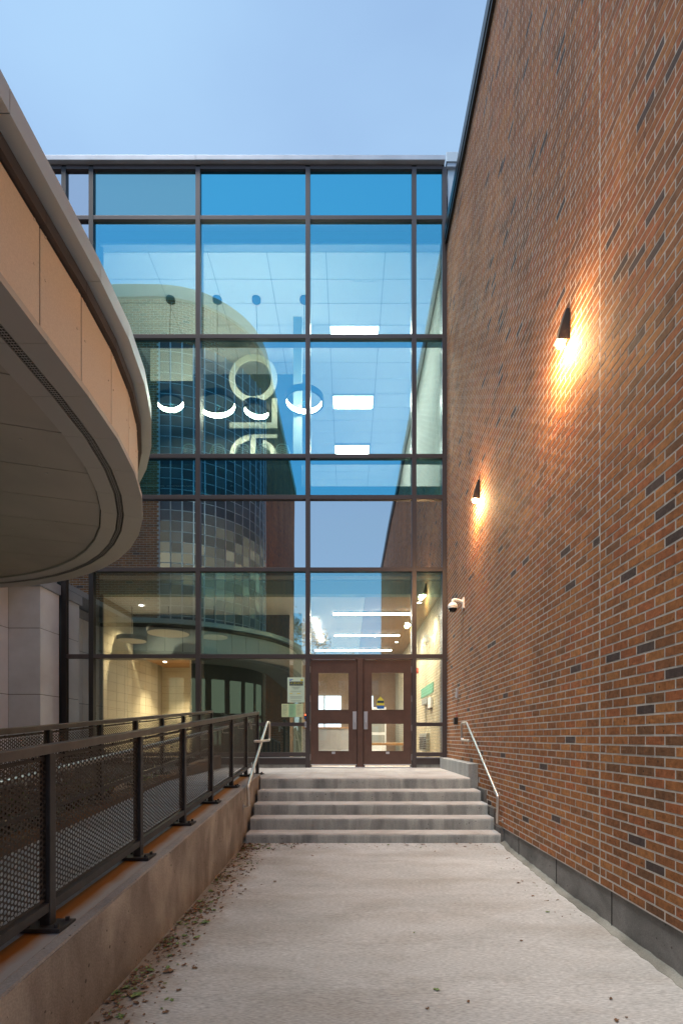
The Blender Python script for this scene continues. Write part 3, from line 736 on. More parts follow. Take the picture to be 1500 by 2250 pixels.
# dark bronze sill flashing and concrete curb under the glass
for i in (1, 2, 3, 5):
    a, b = colx[i]+MW+.001, colx[i+1]-MW-.001
    kf(obj('sill_flashing', MB().box(a, b, FYP-.05, FYP+.2, rows[0]-.20, rows[0]-.072), 'bronze', bevel=.002))
    kf(obj('sill_drip', MB().box(a, b, FYP-.075, FYP+.2, rows[0]-.070, rows[0]-.058), 'silver'))
kf(obj('concrete_plinth', MB().box(-5.66, -.846, FYP-.03, FYP+.2, .3, rows[0]-.203).box(1.346, 1.90, FYP-.03, FYP+.2, .3, rows[0]-.203), 'steps'))
# jamb closer by the brick
kf(obj('jamb_closer', MB().box(1.946, 1.975, FYP-.02, FYP+.2, 1.0, WTOP-.1), 'bronze_dark'))
# parapet cap
kf(obj('parapet_cap', MB().box(-8, -3.0, FYP-.12, FYP+.5, ZT+.06, ZT+.155).box(-2.996, 1.90, FYP-.12, FYP+.5, ZT+.063, ZT+.155), 'coping', bevel=.004))
kf(obj('cap_gap_closer', MB().box(-8, 1.90, FYP-.03, FYP+.4, ZT+.042, ZT+.06), 'black'))  # black strip closing the gap below the parapet cap
kf(obj('building_body', MB().box(-16, 8, 22, 34, .3, 12.6), 'wall_in'))
kf(obj('roof_slab', MB().box(-16, 8, 10.52, 22, 12.45, 12.6), 'wall_in'))
pc = thing('roof_parapet', 'pale metal clad parapet showing between the glass facade and the brick wall', 'parapet', (2.2, 10.2, 11))
keep(obj('cladding', MB().box(1.985, 3.2, 10.05, 10.4, 8, 12.82), 'coping_pale'), pc)
keep(obj('cap', MB().box(1.94, 3.2, 9.98, 10.45, 12.83, 13.02), 'coping_pale', bevel=.005), pc)
keep(obj('cap_edge', MB().box(1.96, 3.2, 10.00, 10.43, 12.75, 12.829), 'coping', bevel=.003), pc)

# ------------------------------------------------------------------ entrance doors
def door(x0, x1, hand, sign):
    z0, z1 = zy(1682), zy(1451)
    wa, wb_ = x0+.155, x1-.165
    if hand == 'R': wa, wb_ = x0+.165, x1-.155
    u0, u1 = zy(1560), zy(1479.5); l0, l1 = zy(1650.5), zy(1591)
    y0, y1 = FYP-.035, FYP+.012
    m = MB()
    m.box(x0, wa, y0, y1, z0, z1).box(wb_, x1, y0, y1, z0, z1)
    for a, b in ((z0, l0), (l1, u0), (u1, z1)): m.box(wa, wb_, y0+.0005, y1, a, b)
    d = kf(obj('door', m, 'door'))
    def kd(o):
        o.parent = d; return o
    for a, b in ((l0, l1), (u0, u1)):
        me = MB().box(wa-.01, wb_+.01, FYP-.018, FYP-.004, a-.01, b+.01).mesh('pane', 'clear'); me.materials.append(M['door_glass'])
        for p_ in me.polygons:
            if p_.center.y < FYP-.017: p_.material_index = 1
        kd(link('pane', me))
        kd(obj('glazing_bead', MB().box(wa-.001, wb_+.001, y0-.004, y0+.004, b, b+.012).box(wa-.001, wb_+.001, y0-.004, y0+.004, a-.012, a).box(wa-.012, wa, y0-.004, y0+.004, a-.012, b+.012).box(wb_, wb_+.012, y0-.004, y0+.004, a-.012, b+.012), 'door'))
    hx = x1-.045 if hand == 'L' else x0+.045
    m = MB().box(hx-.038, hx+.038, y0-.008, y0-.0005, zy(1603), zy(1564))
    hd = kd(obj('handle_plate', m, 'silver', bevel=.004))
    kd(obj('pull_handle', MB().tube(smooth_path([(hx, y0-.008, zy(1600)), (hx, y0-.045, zy(1600)), (hx, y0-.045, zy(1586)), (hx, y0-.008, zy(1586))], .015), .010, 8), 'silver', smooth=True))
    ex = x0-.006 if hand == 'L' else x1+.006
    for yc in (1472, 1536, 1600, 1664):
        kd(obj('hinge', MB().tube([(ex, y0-.006, zy(yc+7)), (ex, y0-.006, zy(yc-7))], .007, 8), 'silver'))
    kd(obj('kick_sweep', MB().box(x0+.005, x1-.005, y0-.006, y0, z0, z0+.022), 'silver'))
    cx = (wa+wb_)/2
    kd(obj('label_plate', MB().box(cx-.034, cx+.034, y0-.003, y0-.0005, zy(1657), zy(1652)), 'silver'))
    if sign:
        m = MB().box(.56, .71, FYP-.0225, FYP-.0205, zy(1550), zy(1540)); kd(obj('yellow_notice', m, 'yellow'))
        v = MB(); v.prism([(0, 0), (1, 0), (.5, .4)], 0, 1) if False else None
        t = MB(); b = [(.56, zy(1540)), (.71, zy(1540)), (.665, zy(1534.5)), (.635, zy(1531)), (.605, zy(1534.5))]
        t.v = [(a, FYP-.0225, c) for a, c in b]+[(a, FYP-.0205, c) for a, c in b]; n = 5
        t.f = [tuple(range(n)), tuple(range(2*n-1, n-1, -1))]+[(i, (i+1) % n, n+(i+1) % n, n+i) for i in range(n)]
        kd(obj('yellow_notice_roof', t, 'yellow'))
        kd(obj('dark_notice_band', MB().box(.57, .705, FYP-.025, FYP-.023, zy(1545), zy(1540)), 'navy'))
        kd(obj('blue_notice', MB().box(.565, .71, FYP-.0225, FYP-.0205, zy(1558), zy(1551.5)), 'blue'))
    return d
door(-.745, .170, 'L', False)
door(.300, 1.245, 'R', True)
kf(obj('door_frame', MB().box(-.755, 1.255, FYP-.06, FYP+.1, zy(1450), rows[1]-.0405).box(.1805, .2895, FYP-.06, FYP+.1, .81, zy(1450)-.001).box(.14, .33, FYP+.014, FYP+.06, .81, zy(1450)-.002).box(-.75, -.725, FYP+.014, FYP+.06, .81, zy(1450)-.002).box(1.225, 1.25, FYP+.014, FYP+.06, .81, zy(1450)-.002), 'door', bevel=.002))
kf(obj('threshold', MB().box(-.75, 1.25, FYP-.09, FYP+.1, .807, .823), 'silver'))
# reader and strike plate on the left door mullion
ar = thing('access_reader', 'small black access reader with red light on the mullion left of the doors', 'card reader', (-.83, FYP-.06, 1.8))
keep(obj('body', MB().box(-.865, -.825, FYP-.085, FYP-.0555, zy(1581), zy(1569)), 'black', bevel=.002), ar)
keep(obj('red_light', MB().box(-.855, -.835, FYP-.089, FYP-.085, zy(1573), zy(1570)), emit('red_led', (1, .08, .03), 3)), ar)
keep(obj('blue_button', MB().box(-.855, -.835, FYP-.089, FYP-.085, zy(1580), zy(1576)), 'blue'), ar)
ic = thing('intercom_plate', 'small steel intercom plate with slots below the black access reader', 'intercom', (-.83, FYP-.06, 1.6))
keep(obj('plate', MB().box(-.865, -.825, FYP-.072, FYP-.0555, zy(1599), zy(1586)), 'silver', bevel=.002), ic)
keep(obj('slots', MB().box(-.857, -.833, FYP-.075, FYP-.072, zy(1592), zy(1591)).box(-.857, -.833, FYP-.075, FYP-.072, zy(1595), zy(1594)), 'black'), ic)

# posters on the left sidelight
def text_obj(s, size, loc, mat, parent, depth=.001):
    c = bpy.data.curves.new('lettering', 'FONT'); c.body = s; c.size = size; c.extrude = depth; c.align_x = 'CENTER'
    t = bpy.data.objects.new('lettering', c); COL.objects.link(t); t.location = loc; t.rotation_euler = (PI/2, 0, 0)
    bpy.context.view_layer.update()
    me = bpy.data.meshes.new_from_object(t); bpy.data.objects.remove(t)
    me.materials.clear(); me.materials.append(M[mat]); o = link('lettering', me)
    o.location = loc; o.rotation_euler = (PI/2, 0, 0); return keep(o, parent)
PY = FYP-.012
x0, x1 = (631.5-VX)*FYP/F, (669-VX)*FYP/F
po = thing('safety_poster', 'tall pale safety poster with dark title band taped to the glass left of the doors', 'poster', (x0, PY, zy(1520)))
keep(obj('sheet', MB().box(x0, x1, PY-.004, PY-.002, zy(1544), zy(1489)), 'paper'), po)
keep(obj('title_band', MB().box(x0+.04, x1-.03, PY-.006, PY-.0045, zy(1507), zy(1498)), 'navy'), po)
text_obj('LA SÉCURITÉ', .042, ((x0+x1)/2+.005, PY-.007, zy(1503)), 'yellow', po)
text_obj('AU COEUR DE L\'ÉCOLE', .022, ((x0+x1)/2+.005, PY-.007, zy(1506.3)), 'paper2', po)
pr = MB()
for k, (yy, w) in enumerate([(1510, .17), (1512, .13), (1514, .09), (1519, .22), (1531, .24), (1534, .22), (1540, .2)]):
    c = (x0+x1)/2; pr.box(c-w/2, c+w/2, PY-.006, PY-.0045, zy(yy+.7), zy(yy))
keep(obj('printed_lines', pr, 'grey_print'), po)
keep(obj('yellow_marks', MB().box(x0+.04, x0+.10, PY-.006, PY-.0045, zy(1525), zy(1523.6)).box(x1-.15, x1-.08, PY-.006, PY-.0045, zy(1525), zy(1523.6)).box(x1-.08, x1-.03, PY-.006, PY-.0045, zy(1497), zy(1493)), 'yellow'), po)
keep(obj('logo', MB().box(x0+.04, x0+.08, PY-.006, PY-.0045, zy(1496), zy(1493.5)).box(x0+.08, x0+.11, PY-.006, PY-.0045, zy(1494), zy(1492.6)), 'blue'), po)
x2, x3 = (618.5-VX)*FYP/F, (666-VX)*FYP/F
pp = thing('notice_sheets', 'row of three small green and yellow notice sheets below the tall safety poster', 'notices', (x2, PY, zy(1560)))
w3 = (x3-x2)/3
for k, mt in enumerate(('paper2', 'green_sign', 'paper2')):
    s_ = keep(obj('sheet', MB().box(x2+w3*k+.001, x2+w3*(k+1)-.001, PY-.004, PY-.002, zy(1576), zy(1547)), mt if k != 1 else plain('soft_green_paper', (.30, .56, .34), .6)), pp)
pr = MB()
for k in range(3):
    for yy in range(1550, 1574, 3):
        pr.box(x2+w3*k+.02, x2+w3*k+.02+random.uniform(.05, .10), PY-.006, PY-.0045, zy(yy+.6), zy(yy))
keep(obj('printed_lines', pr, 'grey_print'), pp)

# ------------------------------------------------------------------ items on the brick wall
def wall_lamp(label, y, zt):
    t = thing('wall_lamp', label, 'lamp', (WX-.01, y, zt), 'wall lamps on the brick wall')
    xb = WX-.012
    m = MB()   # wedge: thin at the top, deep at the bottom
    b0 = [(xb, -.055), (xb, .055)]
    top = zt+.21; bot = zt-.07
    m.hexa([(xb-.115, y-.045, bot), (xb, y-.045, bot), (xb, y+.045, bot), (xb-.115, y+.045, bot), (xb-.03, y-.035, top), (xb, y-.035, top), (xb, y+.035, top), (xb-.03, y+.035, top)])
    keep(obj('lamp_housing', m, 'black', bevel=.006), t)
    keep(obj('back_plate', MB().box(xb, xb+.006, y-.05, y+.05, zt-.05, zt+.19), 'coping_dark'), t)
    keep(obj('lens', lathe((xb-.065, y, bot), [(.001, -.05), (.02, -.046), (.034, -.03), (.038, -.001)], 20), 'lamp_hot'), t)
    ld = bpy.data.lights.new('lamp_light', 'SPOT'); lo = bpy.data.objects.new('lamp_light', ld); COL.objects.link(lo)
    lo.location = (xb-.085, y, bot-.06); lo.rotation_euler = Vector((.30, .06, 1)).to_track_quat('Z', 'Y').to_euler() if False else (0, math.radians(-6), 0)
    ld.energy = 30; ld.color = (1, .40, .085); ld.spot_size = math.radians(125); ld.spot_blend = .9; ld.shadow_soft_size = .03
    keep(lo, t)
    # spill from the lens in every direction
    pd = bpy.data.lights.new('lens_glow', 'POINT'); q = bpy.data.objects.new('lens_glow', pd); COL.objects.link(q)
    q.location = (xb-.14, y, bot-.06); pd.energy = 30; pd.color = (1, .58, .26); pd.shadow_soft_size = .06; keep(q, t)
    return t
wall_lamp('nearer lit black wedge wall lamp, high on the brick wall close to the control joint', 4.47, 4.98)
wall_lamp('farther lit black wedge wall lamp, on the brick wall near the glass facade', 7.50, 5.02)
sc = thing('security_camera', 'white dome security camera on a curved arm fixed to the brick wall', 'security camera', (WX, 8.5, 3.66))
zc = EYE+2.27; yc = 8.5
keep(obj('wall_plate', MB().box(WX-.035, WX-.012, yc-.05, yc+.05, zc-.09, zc+.09), 'white', bevel=.006), sc)
keep(obj('arm', MB().tube(smooth_path([(WX-.03, yc, zc+.02), (WX-.13, yc, zc+.06), (WX-.20, yc, zc+.06), (WX-.20, yc, zc)], .05), .026, 12), 'white', smooth=True), sc)
keep(obj('housing', lathe((WX-.20, yc, zc), [(.001, .01), (.05, .005), (.075, -.02), (.08, -.05), (.082, -.055), (.08, -.06), (.08, -.085), (.075, -.09)]), 'white', smooth=True), sc)
keep(obj('dome', lathe((WX-.20, yc, zc), [(.072, -.09), (.066, -.115), (.045, -.145), (.001, -.155)]), plain('smoked_dome', (.015, .015, .02), .08), smooth=True), sc)
ib = thing('door_intercom', 'slim silver intercom bar on the brick wall, above the black box', 'intercom', (WX, 9.0, 2.2))
yi = 2169/(1007-VX); 
keep(obj('body', MB().box(WX-.05, WX-.012, yi-.035, yi+.035, EYE+(VY-1534)*yi/F, EYE+(VY-1513)*yi/F), 'silver', bevel=.006), ib)
keep(obj('grille', MB().box(WX-.054, WX-.05, yi-.02, yi+.02, EYE+(VY-1521)*yi/F, EYE+(VY-1516)*yi/F), 'grey_box'), ib)
bb = thing('junction_box', 'small black box with a red cable on the brick wall above the handrail loop', 'junction box', (WX, 9.0, 1.7))
yi = 2169/(1006-VX)
keep(obj('body', MB().box(WX-.075, WX-.012, yi-.055, yi+.055, EYE+(VY-1592)*yi/F, EYE+(VY-1577)*yi/F), 'black', bevel=.006), bb)
keep(obj('red_cable', MB().tube([(WX-.03, yi, EYE+(VY-1577)*yi/F), (WX-.035, yi-.01, EYE+(VY-1573)*yi/F), (WX-.02, yi+.01, EYE+(VY-1569)*yi/F), (WX-.03, yi, EYE+(VY-1565)*yi/F)], .007, 6), 'red', smooth=True), bb)

# ------------------------------------------------------------------ canopy (left)
SZ, TZc = 3.60, 4.42
can = thing('entrance_canopy', 'large rounded canopy with tan fascia panels and grey soffit overhead on the left', 'canopy', (-4, 3, 0))
kc = lambda o: keep(o, can)
CX0, CY0, CR, CRY = -5.52, 3.2, 3.90, 4.15
def outline(off=0, step=.42):
    """plan outline from behind the camera, along X=-1.57, round the corner, to the far left; faceted"""
    R = CR-off; RY = CRY-off; pts = []
    y = -8.0
    n1 = int((CY0-y)/step)
    for i in range(n1): pts.append((CX0+R, y+(CY0-y)*i/n1))
    n2 = int(CR*PI/2/step)
    for i in range(n2+1):
        a = PI/2*i/n2; pts.append((CX0+R*math.cos(a), CY0+RY*math.sin(a)))
    for i in range(1, 9): pts.append((CX0-step*i, CY0+RY))
    return pts
PO = outline(0)
def band(off0, off1, z0, z1, gap=0, per=True, name='band', mat='trim', bev=0, every=1, lean=0):
    A = outline(off0); B = outline(off1); A2 = outline(off0+lean); res = []
    if not per:
        m = MB(); n = len(A)
        m.v = [(x, y, z0) for x, y in A]+[(x, y, z1) for x, y in A]+[(x, y, z0) for x, y in B]+[(x, y, z1) for x, y in B]
        for i in range(n-1):
            m.f += [(i, i+1, n+i+1, n+i), (2*n+i, 3*n+i, 3*n+i+1, 2*n+i+1), (n+i, n+i+1, 3*n+i+1, 3*n+i), (i, 2*n+i, 2*n+i+1, i+1)]
        return [kc(obj(name, m, mat))]
    i = 0; first = True
    while i < len(A)-1:
        j = min(i+every, len(A)-1); m = MB()
        for q in range(i, j):
            a0 = Vector(A[q]); a1 = Vector(A[q+1]); b0 = Vector(B[q]); b1 = Vector(B[q+1])
            d = (a1-a0).normalized()
            s0 = gap/2 if q == i else 0; s1 = gap/2 if q == j-1 else 0
            P = [a0+d*s0, a1-d*s1, b1-d*s1, b0+d*s0]
            Q0 = Vector(A2[q])+d*s0; Q1 = Vector(A2[q+1])-d*s1
            m.hexa([(*P[0], z0), (*P[1], z0), (*P[2], z0), (*P[3], z0), (*Q0, z1), (*Q1, z1), (*P[2], z1), (*P[3], z1)])
        res.append(kc(obj(name, m, mat))); i = j
    return res
band(.075, .12, SZ+.012, TZc-.212, gap=.012, name='fascia_panel', mat='fascia')
band(.122, .14, SZ+.012, TZc-.05, per=False, name='fascia_backing', mat='black')
band(-.05, .12, TZc-.12, TZc, gap=.004, every=2, name='coping', mat='coping_pale')
band(.04, .118, TZc-.20, TZc-.122, gap=.003, every=1, name='coping_return', mat='bronze')
band(.03, .20, SZ-.03, SZ+.010, gap=.003, every=1, name='soffit_trim', mat='trim')
band(.21, .25, SZ-.026, SZ+.010, per=False, name='vent_strip', mat='trim')
band(.26, .40, SZ-.03, SZ+.010, gap=.003, every=1, name='soffit_trim', mat='trim')
# vent slots
m = MB(); A = outline(.205); B = outline(.255)
for i in range(len(A)-1):
    a0, a1, b0, b1 = map(Vector, (A[i], A[i+1], B[i], B[i+1])); Ls = (a1-a0).length; nsl = int(Ls/.018)
    for k in range(nsl):
        t0, t1 = k/nsl, (k+.62)/nsl
        for r0, r1 in ((.06, .30), (.38, .62), (.70, .94)):
            P = [a0.lerp(a1, t0).lerp(b0.lerp(b1, t0), r0), a0.lerp(a1, t1).lerp(b0.lerp(b1, t1), r0), a0.lerp(a1, t1).lerp(b0.lerp(b1, t1), r1), a0.lerp(a1, t0).lerp(b0.lerp(b1, t0), r1)]
            b = len(m.v); m.v += [(q.x, q.y, SZ-.0275) for q in P]; m.f.append((b, b+3, b+2, b+1))
o = kc(obj('vent_slots', m, 'black')); o['kind'] = 'stuff'
# soffit panels: strips cut at an angle
soff = outline(.41)
poly = soff+[(-9, CY0+CRY-.41), (-9, -8)]
dirv = Vector((math.cos(math.radians(17)), math.sin(math.radians(17)), 0)); nrm = Vector((-dirv.y, dirv.x, 0))
ref = Vector((-2.42, 3.5, 0)).dot(nrm)
for k in range(-18, 14):
    lo_, hi_ = ref+k*.56+.005, ref+(k+1)*.56-.005
    bm = bmesh.new(); vs = [bm.verts.new((x, y, SZ-.012)) for x, y in poly]; bm.faces.new(vs)
    bmesh.ops.bisect_plane(bm, geom=bm.verts[:]+bm.edges[:]+bm.faces[:], plane_co=nrm*lo_, plane_no=nrm, clear_inner=True)
    if bm.faces: bmesh.ops.bisect_plane(bm, geom=bm.verts[:]+bm.edges[:]+bm.faces[:], plane_co=nrm*hi_, plane_no=nrm, clear_outer=True)
    if not bm.faces: bm.free(); continue
    r = bmesh.ops.extrude_face_region(bm, geom=bm.faces[:]); bmesh.ops.translate(bm, vec=(0, 0, .012), verts=[e for e in r['geom'] if isinstance(e, bmesh.types.BMVert)])
    bmesh.ops.recalc_face_normals(bm, faces=bm.faces[:])
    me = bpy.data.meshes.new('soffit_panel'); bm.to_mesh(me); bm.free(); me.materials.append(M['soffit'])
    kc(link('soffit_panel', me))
kc(obj('soffit_backing', MB().prism(outline(.145)+[(-9, CY0+CRY-.145), (-9, -8)], SZ+.012, SZ+.05), 'black'))
kc(obj('roof_deck', MB().prism(outline(.145)+[(-9, CY0+CRY-.145), (-9, -8)], TZc-.12, TZc-.07), 'coping'))
# rivets on fascia panels
m = MB(); A = outline(.075)
for i in range(len(A)-1):
    a0, a1 = Vector(A[i]), Vector(A[i+1]); d = (a1-a0).normalized(); nn = Vector((d.y, -d.x))
    for t in (.05, ):
        for z in (SZ+.06, SZ+.36, TZc-.22):
            for s_ in (.05, (a1-a0).length-.05):
                c = a0+d*s_; m.tube([(c.x, c.y, z), (c.x+nn.x*.004, c.y+nn.y*.004, z)], .007, 8)
kc(obj('rivets', m, 'fascia'))
m = MB()
for k in range(60):
    x = random.uniform(-5.5, -2.1); y = random.uniform(2.6, 7)
    if (x-CX0)**2+(y-CY0)**2 < 3.3**2: m.tube([(x, y, SZ-.012), (x, y, SZ-.016)], .010, 8)
kc(obj('soffit_rivets', m, 'trim'))

# ------------------------------------------------------------------ grey panelled wall at the far left
gp = thing('grey_panel_wall', 'stepped wall of pale grey cladding panels between canopy and glass facade', 'wall', (-6, 9.3, 0))
kg = lambda o: keep(o, gp)
gzs = [.2, EYE-(0-0)+(VY-1526)*9.32/F-1.9+.0]
zj = [.3, 1.0+.0, EYE+(VY-1526)*9.32/F, EYE+(VY-1380)*9.32/F, EYE+2.81]
for a, b in zip(zj[:-1], zj[1:]):
    kg(obj('panel', MB().box(-6.284, -5.70, 9.32, 9.332, a+.005, b-.005), 'greypanel'))
    kg(obj('panel', MB().box(-5.712, -5.70, 9.338, 9.93, a+.005, b-.005), 'greypanel'))
    for yy in (8.1, 6.9, 5.7): kg(obj('panel', MB().box(-6.296, -6.284, yy+.006, yy+1.2-.006 if yy < 8.1 else 9.314, a+.005, b-.005), 'greypanel'))
kg(obj('wall_core', MB().box(-6.9, -5.715, 9.335, 9.99, .2, EYE+2.81).box(-6.9, -6.3, 5.6, 9.335, .2, EYE+2.81), 'black'))
kg(obj('coping', MB().box(-6.33, -5.66, 9.27, 9.93, EYE+2.81, EYE+3.0).box(-6.95, -6.25, 5.6, 9.27, EYE+2.81, EYE+3.0), 'coping', bevel=.004))
kg(obj('roof_edge', MB().box(-7.2, -5.72, 5.6, 9.9, EYE+3.04, EYE+3.16), 'coping', bevel=.004))
m = MB()
for z in [q for q in zj[1:-1]]:
    for dz in (-.07, .07):
        for x in (-6.22, -5.77): m.tube([(x, 9.32, z+dz), (x, 9.316, z+dz)], .008, 8)
        for y in (9.42, 9.84): m.tube([(-5.70, y, z+dz), (-5.696, y, z+dz)], .008, 8)
kg(obj('rivets', m, 'greypanel'))

# ------------------------------------------------------------------ drum building behind the camera side (mirrored in the glass)
dr = thing('brick_building', 'brick building with rounded glass block stair tower above the canopy, mirrored in the glass', 'building', (-4, 1, 0))
kd_ = lambda o: keep(o, dr)
DX, DY, DR = -5.44, 2.88, 2.62
L1 = 3.0; LA = DR*PI/2; L2 = DY+6.4
def dpath(s):
    if s < L1: return (DX-L1+s, DY+DR, 1, 0, 0, 1)
    if s < L1+LA:
        a = PI/2-(s-L1)/DR; return (DX+DR*math.cos(a), DY+DR*math.sin(a), math.sin(a), -math.cos(a), math.cos(a), math.sin(a))
    return (DX+DR, DY-(s-L1-LA), 0, -1, 1, 0)
DTOP = 14.05; GT = 12.85; GB = 3.9
def dskip(s, z):
    inarc = L1+.02 < s < L1+LA-.05
    if inarc and z < GT: return True
    if z < 3.65 and s < L1+LA: return True
    return False
C, T, NN, H, tn = wall_bricks((dpath, 0, L1+LA+L2), .3, DTOP, dskip)
o = kd_(link('bricks', boxes_mesh('bricks', C, T, NN, H, tn, 'brick'))); o['kind'] = 'stuff'
def dstrip(s0, s1, z0, z1, off, th, name, mat, n=40):
    m = MB(); P = []
    for k in range(n+1):
        s = s0+(s1-s0)*k/n; x, y, tx, ty, nx, ny = dpath(s); P.append((x+nx*off, y+ny*off, x+nx*(off-th), y+ny*(off-th)))
    for k in range(n):
        a, b = P[k], P[k+1]
        m.hexa([(a[0], a[1], z0), (b[0], b[1], z0), (b[2], b[3], z0), (a[2], a[3], z0), (a[0], a[1], z1), (b[0], b[1], z1), (b[2], b[3], z1), (a[2], a[3], z1)])
    return kd_(obj(name, m, mat))
EPS = .001
dstrip(0, L1, 3.65, DTOP, -.003, .3, 'wall', 'mortar', 2); dstrip(L1+EPS, L1+LA-EPS, GT, DTOP, -.003, .3, 'wall', 'mortar', 24)
dstrip(L1+LA, L1+LA+L2, .3, DTOP, -.003, .3, 'wall', 'mortar', 2)
dstrip(0, L1+LA+L2, DTOP, DTOP+.35, .08, .5, 'parapet_band', 'tan_band', 60)
kd_(obj('body', MB().box(-9.5, -5.5, -6.3, 5.1, .3, 13.9).box(-5.5, -3.2, -6.3, 2.8, .3, 13.9), 'dark_in'))
# glass blocks
gb = .305; nc = int(LA/gb); nr = int((GT-GB)/gb); gw = LA/nc
Cb = []; Tb = []; Nb = []; Hb = []; tones = []; lit = []
for c in range(nc):
    for r_ in range(nr):
        s = L1+(c+.5)*gw; x, y, tx, ty, nx, ny = dpath(s); z = GT-(r_+.5)*gb
        Cb.append((x-nx*.05, y-ny*.05, z)); Tb.append((tx, ty, 0)); Nb.append((nx, ny, 0)); Hb.append((gw/2-.016, .05, gb/2-.014))
        d = random.uniform(.6, 1.15); tones.append((.15*d, .18*d, .21*d))
        lv = max(0, 1-abs(z-6.4)/1.6); lit.append(lv*random.choice([.06, .09, .13, .18]))  # interior glow behind the blocks put in as emission within a height band
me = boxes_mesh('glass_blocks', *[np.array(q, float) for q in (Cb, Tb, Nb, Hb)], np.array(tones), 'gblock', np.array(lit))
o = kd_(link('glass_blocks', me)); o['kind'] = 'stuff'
dstrip(L1+EPS, L1+LA-EPS, GB, GT-.002, -.005, .1, 'block_joints', 'coping_pale', 28)
for c in range(nc+1):
    dstrip(L1+.004+c*(LA-.034)/nc, L1+.030+c*(LA-.034)/nc, GB, GT-.004, .03, .06, 'block_rib', 'silver', 1)
# storefront under the canopy
m = MB(); w_ = MB()
for k in range(12):
    s0, s1 = L1+LA*k/12, L1+LA*(k+1)/12
dstrip(L1-2.9, L1+LA-EPS, .3, SZ, -.10, .1, 'storefront', 'bronze_dark', 30)
M['lit_window'] = emit('frosted_lit_window', (.50, .55, .36), .22)
for k in range(6):
    s = L1+.25+k*.62
    if s+.42 > L1+LA: continue
    dstrip(s, s+.42, 2.15, 3.15, -.07, .02, 'window', 'lit_window', 3); dstrip(s, s+.18, 1.2, 2.02, -.07, .02, 'window', 'lit_window', 2); dstrip(s+.24, s+.42, 1.2, 2.02, -.07, .02, 'window', 'lit_window', 2)

# ------------------------------------------------------------------ a tree and far buildings behind the camera (mirrored)
def tree(label, x, y, h, cr):
    t = thing('street_tree', label, 'tree', (x, y, -.1), 'trees beyond the forecourt')
    keep(obj('trunk', MB().tube([(x, y, -.2), (x+.1, y, h*.4), (x-.1, y+.1, h*.75)], .22, 10, r2=.06), 'bark', smooth=True), t)
    m = MB(); b = MB()
    for k in range(70):
        a = random.uniform(0, 2*PI); r = cr*math.sqrt(random.random()); z = h*random.uniform(.38, 1.0)
        r *= .55+.6*math.sin(PI*min(1, max(0, (z/h-.3)/.72)))
        cx, cy = x+r*math.cos(a), y+r*math.sin(a)
        if k % 5 == 0: b.tube([(x, y, h*random.uniform(.3, .55)), (cx, cy, z)], .05, 5, r2=.012)
        for q in range(45):
            p = Vector((cx+random.gauss(0, .32), cy+random.gauss(0, .32), z+random.gauss(0, .26)))
            d1 = Vector((random.gauss(0, 1), random.gauss(0, 1), random.gauss(0, .6))).normalized()*.09; d2 = d1.orthogonal().normalized()*.055
            n = len(m.v); m.v += [tuple(p-d1), tuple(p+d2), tuple(p+d1), tuple(p-d2)]; m.f.append((n, n+1, n+2, n+3))
    keep(obj('branches', b, 'bark'), t)
    o = link('foliage', m.mesh('foliage', 'teal_tree')); o['kind'] = 'stuff'; keep(o, t)
tree('broad leafy tree behind the forecourt, mirrored beside the brick building', -3.4, -15.5, 9.8, 2.0)
tree('tall leafy tree far behind the forecourt, mirrored over the doors', -1.0, -34, 10.0, 3.4)
ob = thing('school_building', 'brown brick building with rows of windows across the forecourt, mirrored in the doors', 'building', (4, -44, 0))
keep(obj('wall', MB().box(-6, 26, -52, -44, -.2, 9.5), plain('brown_brick_far', (.20, .13, .10), .9, var=.2, vscale=1.5)), ob)
keep(obj('roof_edge', MB().box(-6.2, 26.2, -52, -43.8, 9.5, 9.9), 'coping_dark'), ob)
M['far_win'] = plain('far_window_glass', (.16, .22, .26), .1)
for r_ in range(3):
    for c in range(9):
        x = -4.6+c*3.3; w = keep(obj('window', MB().box(x, x+1.9, -44.05, -44.001, 1+r_*2.9, 2.9+r_*2.9), 'white'), ob)
        gl_ = link('pane', MB().box(x+.08, x+.90, -44, -43.94, 1.08+r_*2.9, 2.82+r_*2.9).box(x+1.0, x+1.82, -44, -43.94, 1.08+r_*2.9, 2.82+r_*2.9).mesh('pane', 'far_win')); keep(gl_, ob)

# ------------------------------------------------------------------ interior: upper floor
CZ = EYE+10.0
uf = thing('upper_floor_room', 'bright upper room seen through the glass, white walls and slab edge', 'interior room', (-2, 14, 6))
ku = lambda o: keep(o, uf)
ku(obj('floor_slab', MB().box(-7.6, 6, 10.22, 22, 4.62, 6.25), 'wall_in'))
ku(obj('back_wall', MB().box(-7.6, 6, 21, 21.2, 6.25, CZ+.3), 'wall_in'))
ku(obj('side_wall', MB().box(2.0, 2.15, 10.22, 21, 6.25, CZ+.3), 'wall_in'))
ku(obj('side_wall', MB().box(-5.75, -5.62, 10.22, 21, 6.25, CZ+.3), 'dark_in'))
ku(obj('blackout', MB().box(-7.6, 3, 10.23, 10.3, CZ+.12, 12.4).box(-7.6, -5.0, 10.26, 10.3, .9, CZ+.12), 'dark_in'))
uc = thing('suspended_ceiling', 'white suspended tile ceiling of the upper room behind the blue glass', 'ceiling', (-2, 14, CZ))
uc_grid = keep(obj('grid', MB().box(-5.6, 2.0, 10.22, 21, CZ+.012, CZ+.05), 'grid'), uc)
tile_me = MB().box(-.602, .602, -.297, .297, 0, .014).mesh('ceiling_tile', 'ceiling')
LP = [(.15, 12.5), (.14, 15.0), (.13, 17.5)]
tx0 = .15-1.22*5; ty0 = 12.5-.61*3.5
